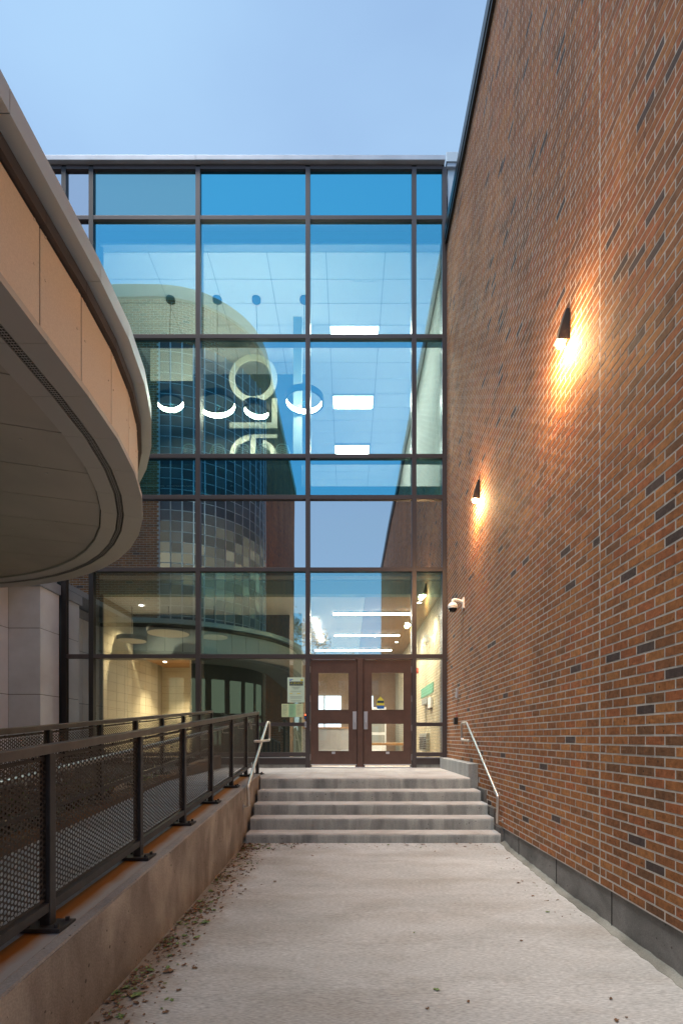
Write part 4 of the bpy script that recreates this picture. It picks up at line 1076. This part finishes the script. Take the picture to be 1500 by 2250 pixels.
for i in range(7):
    for j in range(17):
        x, y = tx0+i*1.22+.0, ty0+.305+j*.61
        if x-.61 < -5.6 or x+.61 > 2.1 or y > 20.6: continue
        if any(abs(x-a) < .4 and abs(y-b) < .31 for a, b in LP): continue
        o = link('ceiling_tile', tile_me); o.location = (x, y, CZ); keep(o, uc)
M['hatch'] = M['grid']
keep(obj('air_diffuser', MB().box(.10, .60, 10.98+.05, 11.38, CZ-.012, CZ-.002), 'white'), uc)
def area(name, loc, sx, sy, e, col, parent, rot=(0, 0, 0)):
    ld = bpy.data.lights.new(name, 'AREA'); ld.shape = 'RECTANGLE'; ld.size = sx; ld.size_y = sy; ld.energy = e; ld.color = col
    lo = bpy.data.objects.new(name, ld); COL.objects.link(lo); lo.location = loc; lo.rotation_euler = rot; keep(lo, parent); lo.visible_camera = True; return lo
for k, (x, y) in enumerate(LP):
    t = thing('ceiling_light', ['first lit ceiling panel light in the upper room, nearest the glass', 'middle lit ceiling panel light in the upper room', 'deepest lit ceiling panel light in the upper room'][k], 'ceiling light', (x, y, CZ), 'panel lights of the upper room')
    keep(obj('frame', MB().box(x-.61, x+.61, y-.30, y+.30, CZ-.006, CZ+.010), 'white'), t)
    keep(obj('diffuser', MB().box(x-.58, x+.58, y-.27, y+.27, CZ-.011, CZ-.007), 'glow'), t)
    area('panel_light', (x, y, CZ-.03), 1.1, .5, 46, (1, .96, .9), t)
# partition with cream letters
pt = thing('lettered_partition', 'dark upper room partition carrying big cream sideways letters and blocks', 'wall graphic', (-3, 12.6, 6.3))
PYY = 12.55
keep(obj('partition', MB().box(-5.6, -.98, 12.6, 12.7, 6.25, CZ-.9), 'dark_in'), pt)
def rect_px(x0, x1, y0, y1, name='panel', par=pt, Y=PYY, mat='letter', th=.03):
    a = px(x0, y1, Y); b = px(x1, y0, Y); return keep(obj(name, MB().box(a[0], b[0], Y, Y+th, a[2], b[2]), mat), par)
rect_px(330, 423, 766, 835); KY = 10.29
keep(obj('knee_wall', MB().box(-5.6, -.95, 10.30, 10.38, 6.26, EYE+(VY-1004)*10.3/F), 'dark_in'), pt)
for a_, b_ in ((300, 345), (351, 360), (366, 425), (506, 512)): rect_px(a_, b_, 1067, 1093, Y=KY-.03)
def arc_px(cx, cy, ro, ri, a0, a1, name='letter', n=40, sy=1.0, PYY=12.55):
    m = MB()
    for k in range(n):
        t0 = math.radians(a0+(a1-a0)*k/n); t1 = math.radians(a0+(a1-a0)*(k+1)/n)
        P = []
        for t, r_ in ((t0, ri), (t1, ri), (t1, ro), (t0, ro)):
            P.append(px(cx+r_*math.cos(t), cy-r_*sy*math.sin(t), PYY))
        m.hexa([(q[0], PYY, q[2]) for q in P]+[(q[0], PYY+.03, q[2]) for q in P])
    return keep(obj(name, m, 'letter'), pt)
def poly_px(lst, name='letter'):
    m = MB(); 
    for (x0, x1, y0, y1) in lst:
        a = px(x0, y1, PYY); b = px(x1, y0, PYY); m.box(a[0], b[0], PYY, PYY+.03, a[2], b[2])
    return keep(obj(name, m, 'letter'), pt)
arc_px(556, 831, 53, 40, 0, 360)
poly_px([(504, 609, 928, 941), (597, 609, 875, 928)])
arc_px(556, 1006, 53, 40, 95, 180, n=18); poly_px([(550, 609, 954, 962), (550, 562, 962, 1002)]); arc_px(568, 1006, 41, 28, -10, 75, n=14)
arc_px(538, 1100, 28, 17, 8, 110, n=16, PYY=KY-.03)
# white lamps washing the letters come from the ring pendants
PD = [(375, 655, .32, 888), (468, 657, .44, 893), (563, 655, .31, 905), (668, 657, .44, 884)]
PLBL = ['leftmost glowing ring pendant behind the upper glass', 'second glowing ring pendant from the left, partly behind a mullion', 'third glowing ring pendant, beside the big cream letter O', 'rightmost glowing ring pendant, crossing the mullion left of the panel lights']
for k, (xp, yp, r_, yr) in enumerate(PD):
    Y = 11.46; X = (xp-VX)*Y/F; Zr = EYE+(VY-yr)*Y/F
    if k in (1,): X = -2.98
    t = thing('pendant_light', PLBL[k], 'pendant lamp', (X, Y, CZ), 'ring pendants of the upper room')
    keep(obj('ceiling_rose', MB().disc((X, Y), .001, .10, CZ-.06, CZ-.002, 24), 'black'), t)
    keep(obj('cable', MB().tube([(X, Y, CZ-.05), (X+random.uniform(-.04, .04), Y, (CZ+Zr)/2), (X, Y, Zr+.14)], .006, 5).tube([(X, Y, Zr+.5), (X-r_*.9, Y, Zr+.08)], .003, 4).tube([(X, Y, Zr+.5), (X+r_*.9, Y, Zr+.08)], .003, 4), 'black'), t)
    pld = bpy.data.lights.new('ring_lamp', 'POINT'); plo = bpy.data.objects.new('ring_lamp', pld); COL.objects.link(plo)
    plo.location = (X, Y, Zr+.02); pld.energy = 20; pld.color = (1, .9, .72); pld.shadow_soft_size = .05; keep(plo, t)
    tilt = math.radians([-10, -8, 5, 0][k])
    for nm, args, mt in (('ring_body', (r_-.015, r_+.005, .0, .12), 'black'), ('ring_lip', (r_-.036, r_+.005, -.008, -.001), 'black'), ('diffuser', (r_-.035, r_-.016, .0, .115), 'ring')):
        o = obj(nm, MB().disc((0, 0), args[0], args[1], args[2], args[3], 48), mt, smooth=False)
        o.location = (X, Y, Zr); o.rotation_euler = (0, tilt, 0)
        o.parent = t; o.matrix_parent_inverse = Matrix.Translation(t.location).inverted()
# stools
def stool(x, y, z, label):
    t = thing('bar_stool', label, 'stool', (x, y, z), 'clear backed stools by the upper glass')
    M.setdefault('pale_frame', plain('pale_green_tube', (.62, .66, .55), .4))
    pts = smooth_path([(x-.19, y, z), (x-.17, y, z+.95), (x-.10, y, z+1.15), (x+.10, y, z+1.15), (x+.17, y, z+.95), (x+.19, y, z)], .08)
    keep(obj('frame', MB().tube(pts, .011, 8), 'pale_frame', smooth=True), t)
    for s in (-1, 1): keep(obj('leg', MB().tube([(x+s*.16, y+.36, z+.7), (x+s*.2, y+.42, z)], .011, 6), 'pale_frame'), t)
    keep(obj('seat', MB().box(x-.18, x+.18, y+.02, y+.40, z+.68, z+.72), 'pale_frame', bevel=.01), t)
    m = MB()
    for k in range(5):
        for s in (-1, 1): m.tube([(x-s*.13, y, z+.90+.04*k), (x+s*.13, y, z+.98+.035*k)], .004, 4)
    keep(obj('backrest', m, 'pale_frame'), t)
SLB = ['leftmost', 'second', 'third', 'fourth', 'rightmost']
for k, xp in enumerate((415, 478, 533, 577, 620)):
    Y = 10.75; stool((xp-VX)*Y/F, Y, 6.52, f'{SLB[k]} pale wire backed stool behind the upper glass, under the ring pendants' if k != 2 else 'middle pale wire backed stool behind the upper glass, below the cream letters')
ku(obj('raised_floor', MB().box(-5.6, 2, 10.24, 12.59, 6.25, 6.515), 'dark_in'))
# column through both floors
clm = thing('square_column', 'pale green interior column standing behind the glass left of the doors', 'column', (-1.1, 11, .8))
keep(obj('shaft', MB().box(-1.305, -1.105, 11.95, 12.14, .81, 4.35).box(-1.305, -1.105, 11.95, 12.14, 6.52, CZ), 'column'), clm)
keep(obj('lit_edge', MB().box(-1.104, -1.085, 11.95, 11.97, .81, 4.35), 'letter'), clm)  # cream strip puts the bright, lit look of the edge into colour

# ------------------------------------------------------------------ interior: lobby
LZ = EYE+2.95; FLZ = .81
lob = thing('lobby_room', 'lit ground floor lobby behind the doors with pale walls and brown floor', 'interior room', (0, 14, .8))
kl = lambda o: keep(o, lob)
kl(obj('floor', MB().box(-5.6, 2.0, 10.1, 22, FLZ-.1, FLZ), 'floor_in'))
kl(obj('back_wall', MB().box(-5.6, 2.0, 20.5, 20.7, FLZ, LZ), plain('tan_back_wall', (.40, .27, .17), .7, var=.15, vscale=.8)))
kl(obj('back_window', MB().box(-1.6, -.3, 20.44, 20.49, 1.3, 3.1).box(.1, 1.0, 20.44, 20.49, 1.3, 3.1), emit('daylit_back_window', (.65, .85, 1), 1.3)))
kl(obj('window_bars', MB().box(-1.0, -.94, 20.40, 20.438, 1.3, 3.1).box(-1.6, -.3, 20.40, 20.438, 2.2, 2.26).box(.5, .55, 20.40, 20.438, 1.3, 3.1).box(.1, 1.0, 20.40, 20.438, 2.0, 2.05), 'white'))
kl(obj('bulkhead', MB().box(-5.6, 2.0, 10.25, 10.45, LZ-.03, 4.60), 'green_in'))
lc = thing('lobby_ceiling', 'lobby ceiling of warm wood slats and white boards above the doors', 'ceiling', (0, 14, LZ))
keep(obj('white_ceiling', MB().box(-5.6, .35, 10.46, 20.5, LZ, LZ+.05), 'ceiling'), lc)
keep(obj('ceiling_void', MB().box(.352, 2.0, 10.46, 20.5, LZ+.02, LZ+.06), 'black'), lc)
sl_me = MB().box(.356, 1.99, -.046, .046, 0, .018).mesh('slat', 'wood')
for k in range(100):
    y = 10.51+k*.1
    if y > 20.4: break
    o = link('slat', sl_me); o.location = (0, y, LZ-.001); keep(o, lc)
def linear(x0, x1, y, lbl):
    t = thing('linear_light', lbl, 'ceiling light', ((x0+x1)/2, y, LZ), 'linear lights of the lobby')
    keep(obj('housing', MB().box(x0, x1, y-.05, y+.05, LZ-.035, LZ-.004), 'white'), t)
    keep(obj('diffuser', MB().box(x0, x1, y-.045, y+.045, LZ-.045, LZ-.036), 'glow'), t)
    area('linear_lamp', ((x0+x1)/2, y, LZ-.06), x1-x0, .08, 42, (1, .92, .78), t)
linear(-.35, 1.44, 11.8, 'first long linear ceiling light in the lobby, seen above the doors')
linear(-.39, 1.45, 14.3, 'middle long linear ceiling light in the lobby')
linear(-1.1, 1.43, 16.7, 'lowest looking linear ceiling light, deepest in the lobby')
t = thing('linear_light', 'slanting linear ceiling light at the left of the lobby transom', 'ceiling light', (-.8, 13, LZ), 'linear lights of the lobby')
a = px(690, 1357, 12.35); b = px(706, 1410, 15.4)
keep(obj('diffuser', MB().hexa([(a[0]-.05, 12.35, LZ-.03), (a[0]+.05, 12.35, LZ-.03), (b[0]+.05, 15.4, LZ-.03), (b[0]-.05, 15.4, LZ-.03), (a[0]-.05, 12.35, LZ-.004), (a[0]+.05, 12.35, LZ-.004), (b[0]+.05, 15.4, LZ-.004), (b[0]-.05, 15.4, LZ-.004)]), 'glow'), t)
for k, (x, y) in enumerate(((1.54, 10.95), (1.50, 12.9), (1.48, 15.5))):
    t = thing('downlight', ['small bright downlight in the wood ceiling just behind the narrow side pane', 'middle small downlight in the wood lobby ceiling', 'deepest small downlight in the wood lobby ceiling'][k], 'downlight', (x, y, LZ), 'downlights of the lobby')
    keep(obj('lens', MB().disc((x, y), .001, .05, LZ-.010, LZ-.004, 16), 'glow'), t)
    keep(obj('trim_ring', MB().disc((x, y), .051, .07, LZ-.012, LZ-.002, 16), 'white'), t)
    ld = bpy.data.lights.new('downlight_lamp', 'SPOT'); lo = bpy.data.objects.new('downlight_lamp', ld); COL.objects.link(lo)
    lo.location = (x, y, LZ-.03); ld.energy = 170; ld.color = (1, .86, .62); ld.spot_size = math.radians(110); ld.spot_blend = .7; ld.shadow_soft_size = .04; keep(lo, t)
# cream painted brick side wall
cw = thing('cream_brick_wall', 'cream painted brick side wall of the lobby behind the narrow right pane', 'wall', (1.9, 14, .8))
C, T, NN, H, tn = wall_bricks((lambda s: (1.905, s, 0, -1, -1, 0), 10.22, 20.4), FLZ, LZ, tones=cream_tones, proud=.008, jitter=.003)
im = np.argsort(C[:, 1])[:290]; mk = np.zeros(len(C), bool); mk[im] = True
o = keep(link('bricks', boxes_mesh('bricks', C[~mk], T[~mk], NN[~mk], H[~mk], tn[~mk], 'cream_brick')), cw); o['kind'] = 'stuff'
cvar = [boxes_mesh('brick', np.zeros((1, 3)), np.array([[0, -1., 0]]), np.array([[-1., 0, 0]]), np.array([[1., 1, 1]]), cream_tones(1), 'cream_brick') for _ in range(6)]
for i in im:
    o = link('brick', random.choice(cvar), cw); o.location = Vector(C[i])-cw.location; o.scale = (H[i, 1], H[i, 0], H[i, 2])
keep(obj('mortar_bed', MB().box(1.906, 1.99, 10.22, 20.4, FLZ, LZ), 'cream_mortar'), cw)
def on_cream(name, lbl, cat, xp0, xp1, y0, y1, mat, dep=.05):
    Ya = F*1.9/(xp1-VX); Yb = F*1.9/(xp0-VX); Ym = (Ya+Yb)/2
    z0, z1 = EYE+(VY-y1)*Ym/F, EYE+(VY-y0)*Ym/F
    t = thing(name, lbl, cat, (1.89, Ym, z0)); keep(obj('body', MB().box(1.896-dep, 1.896, Ya, Yb, z0, z1), mat, bevel=.004), t); return t, Ya, Yb, z0, z1
t, a, b, c, d = on_cream('green_sign', 'plain green sign plate on the cream brick wall inside the right pane', 'sign', 925.5, 953, 1507, 1529, 'green_sign', .01)
keep(obj('screws', MB().box(1.88, 1.885, a+.03, a+.05, d-.04, d-.02).box(1.88, 1.885, b-.05, b-.03, d-.04, d-.02).box(1.88, 1.885, a+.03, a+.05, c+.02, c+.04).box(1.88, 1.885, b-.05, b-.03, c+.02, c+.04), 'black'), t)
t, a, b, c, d = on_cream('control_box', 'small grey control box on the cream brick wall below the green sign', 'control box', 932, 944, 1536, 1549, 'grey_box', .07)
keep(obj('conduit', MB().tube([(1.87, (a+b)/2, c), (1.87, (a+b)/2, c-.5)], .01, 6), 'grey_box'), t)
t, a, b, c, d = on_cream('thermostat', 'narrow cream thermostat case right of the grey control box', 'thermostat', 944.5, 951, 1533, 1556, 'white', .05)
keep(obj('dark_base', MB().box(1.84, 1.89, a, b, c-.03, c-.002), 'bark'), t)
t, a, b, c, d = on_cream('wall_heater', 'louvred grey wall heater low on the cream brick wall', 'heater', 928, 944, 1612, 1650, 'grey_box', .08)
for k in range(7):
    z = c+.05+k*(d-c-.12)/7; keep(obj('louvre', MB().box(1.805, 1.815, a+.03, b-.03, z, z+.018), 'black'), t)
t = thing('fire_bell', 'small oval red fire bell high on the cream brick wall', 'fire alarm', (1.88, 12.5, 2))
Yb_ = F*1.9/(918.5-VX); zb_ = EYE+(VY-1474)*Yb_/F
keep(obj('dome', MB().tube([(1.897, Yb_, zb_), (1.85, Yb_, zb_)], .08, 20), 'red'), t)
keep(obj('hub', MB().tube([(1.85, Yb_, zb_), (1.835, Yb_, zb_)], .025, 12), 'silver'), t)
# reception desk and shapes behind the doors
rd = thing('reception_desk', 'curved grey reception counter seen low through the left door', 'desk', (-.6, 15, FLZ))
poly_ = [(-.6+1.0*math.cos(t_), 15+.8*math.sin(t_)) for t_ in np.linspace(PI, 2*PI, 18)]+[(.4, 15.3), (-1.6, 15.3)]
keep(obj('counter', MB().prism(poly_, FLZ, FLZ+.85), plain('grey_counter', (.38, .38, .40), .3)), rd)
keep(obj('counter_top', MB().prism([(x*1.04+.03, y-.03) for x, y in poly_], FLZ+.851, FLZ+.89), 'wood'), rd)
bc = thing('display_case', 'pale cabinet with shelves standing deep in the lobby behind the right door', 'cabinet', (.8, 18, FLZ))
keep(obj('carcass', MB().box(.55, 1.35, 18, 18.4, FLZ, 2.5), 'white'), bc)
for z in (1.2, 1.6, 2.0): keep(obj('shelf', MB().box(.60, 1.30, 17.99, 18.0, z, z+.3), 'grey_box'), bc)
dc = thing('wood_bench', 'light wood bench low in the lobby behind the right door', 'bench', (.9, 12.6, FLZ))
keep(obj('seat', MB().box(.35, 1.5, 12.6, 13.0, FLZ+.40, FLZ+.46), 'wood', bevel=.006), dc)
for x in (.42, 1.38): keep(obj('leg', MB().box(x, x+.06, 12.65, 12.95, FLZ, FLZ+.40), 'wood'), dc)
# left: beige block alcove
al = thing('beige_block_wall', 'beige glazed block wall of the lit alcove behind the left panes', 'wall', (-5, 12, .8))
ka = lambda o: keep(o, al)
AX = -5.12; AY = 13.8
M['block_joint'] = plain('beige_joint', (.40, .34, .24), .8)
ka(obj('joint_bed', MB().box(AX-.1, AX, 10.3, AY+.1, FLZ, LZ).box(AX, -3.2, AY, AY+.1, FLZ, LZ), 'block_joint'))
bm_a = MB().box(0, .012, 0, .392, 0, .192).mesh('block', 'beige_block'); bm_b = MB().box(0, .392, -.012, 0, 0, .192).mesh('block', 'beige_block')
nz_ = int((LZ-FLZ)/.2)
for r_ in range(nz_+1):
    for c in range(9):
        y = 10.32+c*.4; z = FLZ+.004+r_*.2
        if y+.39 > AY or z+.19 > LZ: continue
        o = link('block', bm_a); o.location = (AX, y, z); ka(o)
    for c in range(5):
        x = AX+.016+c*.4; z = FLZ+.004+r_*.2
        if z+.19 > LZ or x+.39 > -3.2: continue
        o = link('block', bm_b); o.location = (x, AY, z); ka(o)
ao = thing('alcove_partition', 'dark inner partition and wood soffit framing the lit beige alcove', 'partition', (-3.5, 10.4, .8))
PAY = 11.9; zh = EYE+(VY-1447)*PAY/F; xe = (419-VX)*PAY/F
keep(obj('partition', MB().box(xe, -1.4, PAY+.06, PAY+.16, FLZ, LZ-.03).box((274-VX)*PAY/F, xe-.002, PAY+.06, PAY+.16, zh, LZ-.03), 'dark_in'), ao)
keep(obj('edge_trim', MB().box(xe-.022, xe-.004, PAY, PAY+.055, FLZ, zh), 'beige_block'), ao)
keep(obj('wood_soffit', MB().box(-5.0, xe-.03, PAY+.18, AY-.02, EYE+1.92, EYE+1.97), 'wood'), ao)
for (x, y, e, sz) in ((-4.62, 12.7, 260, 110), (-4.6, 11.2, 200, 130)):
    zz_ = EYE+1.915 if y > 12 else LZ-.001
    t = thing('downlight', 'small downlight in the orange wood soffit, washing the beige block wall' if y > 12 else 'front downlight above the beige block wall, close to the glass', 'downlight', (x, y, zz_), 'downlights of the alcove')
    keep(obj('lens', MB().disc((x, y), .001, .04, zz_-.008, zz_-.002, 16), 'glow'), t)
    ld = bpy.data.lights.new('alcove_lamp', 'SPOT'); lo = bpy.data.objects.new('alcove_lamp', ld); COL.objects.link(lo)
    lo.location = (x, y, zz_-.03); ld.energy = e; ld.color = (1, .84, .56); ld.spot_size = math.radians(sz); ld.spot_blend = .8; ld.shadow_soft_size = .05; keep(lo, t)
    lo.rotation_euler = (0, math.radians(-18), 0)
# flat disc pendants
for k, (xp, yp, w) in enumerate(((290, 1408, 62), (370, 1392, 90), (470, 1400, 62))):
    Y = 11.3; x, _, z = px(xp, yp, Y); r_ = w*Y/F/2
    t = thing('disc_pendant', ['leftmost flat disc pendant hanging before the beige wall', 'middle wide flat disc pendant behind the left transom pane', 'right flat disc pendant behind the mullion'][k], 'pendant lamp', (x, Y, z), 'disc pendants of the lobby')
    Yp = 10.9+.0
    keep(obj('shade', MB().disc((x, Y), .001, r_, z-.0, z+.09, 40), 'black'), t)
    keep(obj('diffuser', MB().disc((x, Y), .001, r_-.015, z-.012, z-.001, 40), plain('disc_diffuser_%d' % k, (.75, .7, .6), .5)), t)
    keep(obj('cable', MB().tube([(x, Y, z+.09), (x, Y, LZ)], .006, 5), 'black'), t)

# ------------------------------------------------------------------ leaves, litter, weeds
def leaf_verts(m, x, y, z, s, a, curl):
    pr_ = [(0, -1), (.45, -.55), (.38, -.1), (.75, .15), (.35, .45), (0, 1), (-.35, .4), (-.7, .1), (-.4, -.15), (-.42, -.6)]
    b = len(m.v); ca, sa = math.cos(a), math.sin(a); c = (x, y, z+.002)
    m.v.append(c)
    for (u_, w) in pr_:
        u_ *= s; w *= s; m.v.append((x+u_*ca-w*sa, y+u_*sa+w*ca, z+.003+curl*(abs(u_)+abs(w)*.5)*random.uniform(.2, 1)))
    n = len(pr_)
    for i in range(n): m.f.append((b, b+1+i, b+1+(i+1) % n))
CL = [(2.55, .22), (2.9, .12), (3.15, .22), (3.5, .1), (3.9, .18), (4.2, .12), (4.6, .22), (5.0, .12), (5.3, .26), (5.8, .2), (6.15, .1), (6.2, .25)]
def litter(n, mat, smin, smax, name, label, seed):
    random.seed(seed); m = MB()
    for k in range(n):
        if random.random() < .80:
            cy_, wd = random.choice(CL); y = random.gauss(cy_, wd*.8); x = -1.31+abs(random.gauss(0, wd*.75))
        elif random.random() < .6:
            y = 6.33-abs(random.gauss(0, .08))-.01; x = random.choice([random.uniform(-1.25, 1.8), random.gauss(-.95, .2)])
        elif random.random() < .4:
            y = random.uniform(4, 6.2); x = 1.86-abs(random.gauss(0, .12))
        else:
            y = random.uniform(2.2, 6.2); x = random.uniform(-1.2, 1.8)
        if y > 6.31 or y < 2: continue
        if -.95 < x < 1.6 and y < 6.1 and random.random() < .75: continue
        x = max(-1.30, min(1.85, x))
        leaf_verts(m, x, y, gz(y), min(smax*1.7, smin+random.expovariate(1/(smax-smin))*.7), random.uniform(0, 6.28), random.uniform(0, .8))
    me = m.mesh(name, mat); o = link(name, me); tag(o, label, 'leaf litter', kind='stuff'); return o
litter(1500, 'leaf_brown', .004, .015, 'leaf_litter', 'crumbled brown leaf litter gathered along the curb and the lowest step', 3)
litter(420, 'leaf_green', .005, .015, 'green_leaf_litter', 'scattered scraps of green leaf lying along the curb and lowest step', 5)
random.seed(11)
LFL = ['brown curled leaf farthest forward in the litter by the brown curb', 'green leaf alone on bare concrete, a hand from the curb', 'green leaf among brown crumbs in the lower left litter', 'green leaf at the very bottom left edge of the path litter', 'brown leaf on open concrete right of the lower leaf clump', 'green leaf lying out on the path beside the middle of the curb', 'green leaf tight against the lowest step, left of the others', 'green leaf in the pair below the lowest step', 'brown leaf in the small pile below the lowest step', 'green leaf between curb and path centre, upper half of the litter', 'green leaf pressed to the curb foot near the picture bottom', 'green leaf beside the curb shortly before the steps', 'brown leaf in the corner where curb meets the steps']
GL = [(325, 2092), (390, 1935), (330, 2135), (300, 2190), (372, 2137), (432, 2062), (560, 1862), (590, 1863), (600, 1868), (450, 2030), (278, 2172), (475, 1895), (530, 1888)]
for k, (xp, yp) in enumerate(GL):
    z = -.02
    for _ in range(4): Y = F*(EYE-z)/(yp-VY); z = gz(min(Y, 6.3))
    m = MB(); leaf_verts(m, 0, 0, 0, random.uniform(.028, .042), random.uniform(0, 6), .5)
    o = link('fallen_leaf', m.mesh('fallen_leaf', 'leaf_green' if k % 4 else 'leaf_brown')); o.location = ((xp-VX)*Y/F, Y, z+.002)
    tag(o, LFL[k], 'leaf', 'fallen leaves on the path')
random.seed(21)
def shrub(x, y, lbl):
    t = thing('low_plant', lbl, 'plant', (x, y, .52), 'low plants in the planting bed'); m = MB(); st_ = MB(); m2 = MB()
    for k in range(26):
        a = random.uniform(0, 6.28); l = random.uniform(.15, .42); dx, dy = math.cos(a)*l*.7, math.sin(a)*l*.7
        st_.tube([(x, y, .5), (x+dx*.5, y+dy*.5, .52+l*.7), (x+dx, y+dy, .52+l)], .004, 4, r2=.002)
        for q in range(7):
            tq = random.uniform(.3, 1); c = Vector((x+dx*tq, y+dy*tq, .52+l*tq)); d1 = Vector((random.gauss(0, 1), random.gauss(0, 1), random.gauss(0, .5))).normalized()*.035; d2 = d1.orthogonal().normalized()*.016
            mm = m if random.random() < .45 else m2; b = len(mm.v); mm.v += [tuple(c-d1), tuple(c+d2), tuple(c+d1), tuple(c-d2)]; mm.f.append((b, b+1, b+2, b+3))
    keep(obj('stems', st_, 'bark'), t); keep(obj('foliage', m, 'leaf_green'), t); keep(obj('dry_foliage', m2, 'leaf_brown'), t)
PLB = ['low plant with brown and green leaves at the camera end of the planting bed', 'second low leafy plant along the planting bed', 'low leafy plant halfway along the planting bed', 'leggy low plant before the grey panel wall', 'low plant in the planting bed near the black mullions', 'farthest low plant, below the beige alcove window']
for k, (x, y) in enumerate(((-3.15, 3.9), (-3.3, 4.9), (-3.2, 5.8), (-3.5, 6.8), (-3.7, 7.8), (-3.4, 8.7))): shrub(x, y, PLB[k])
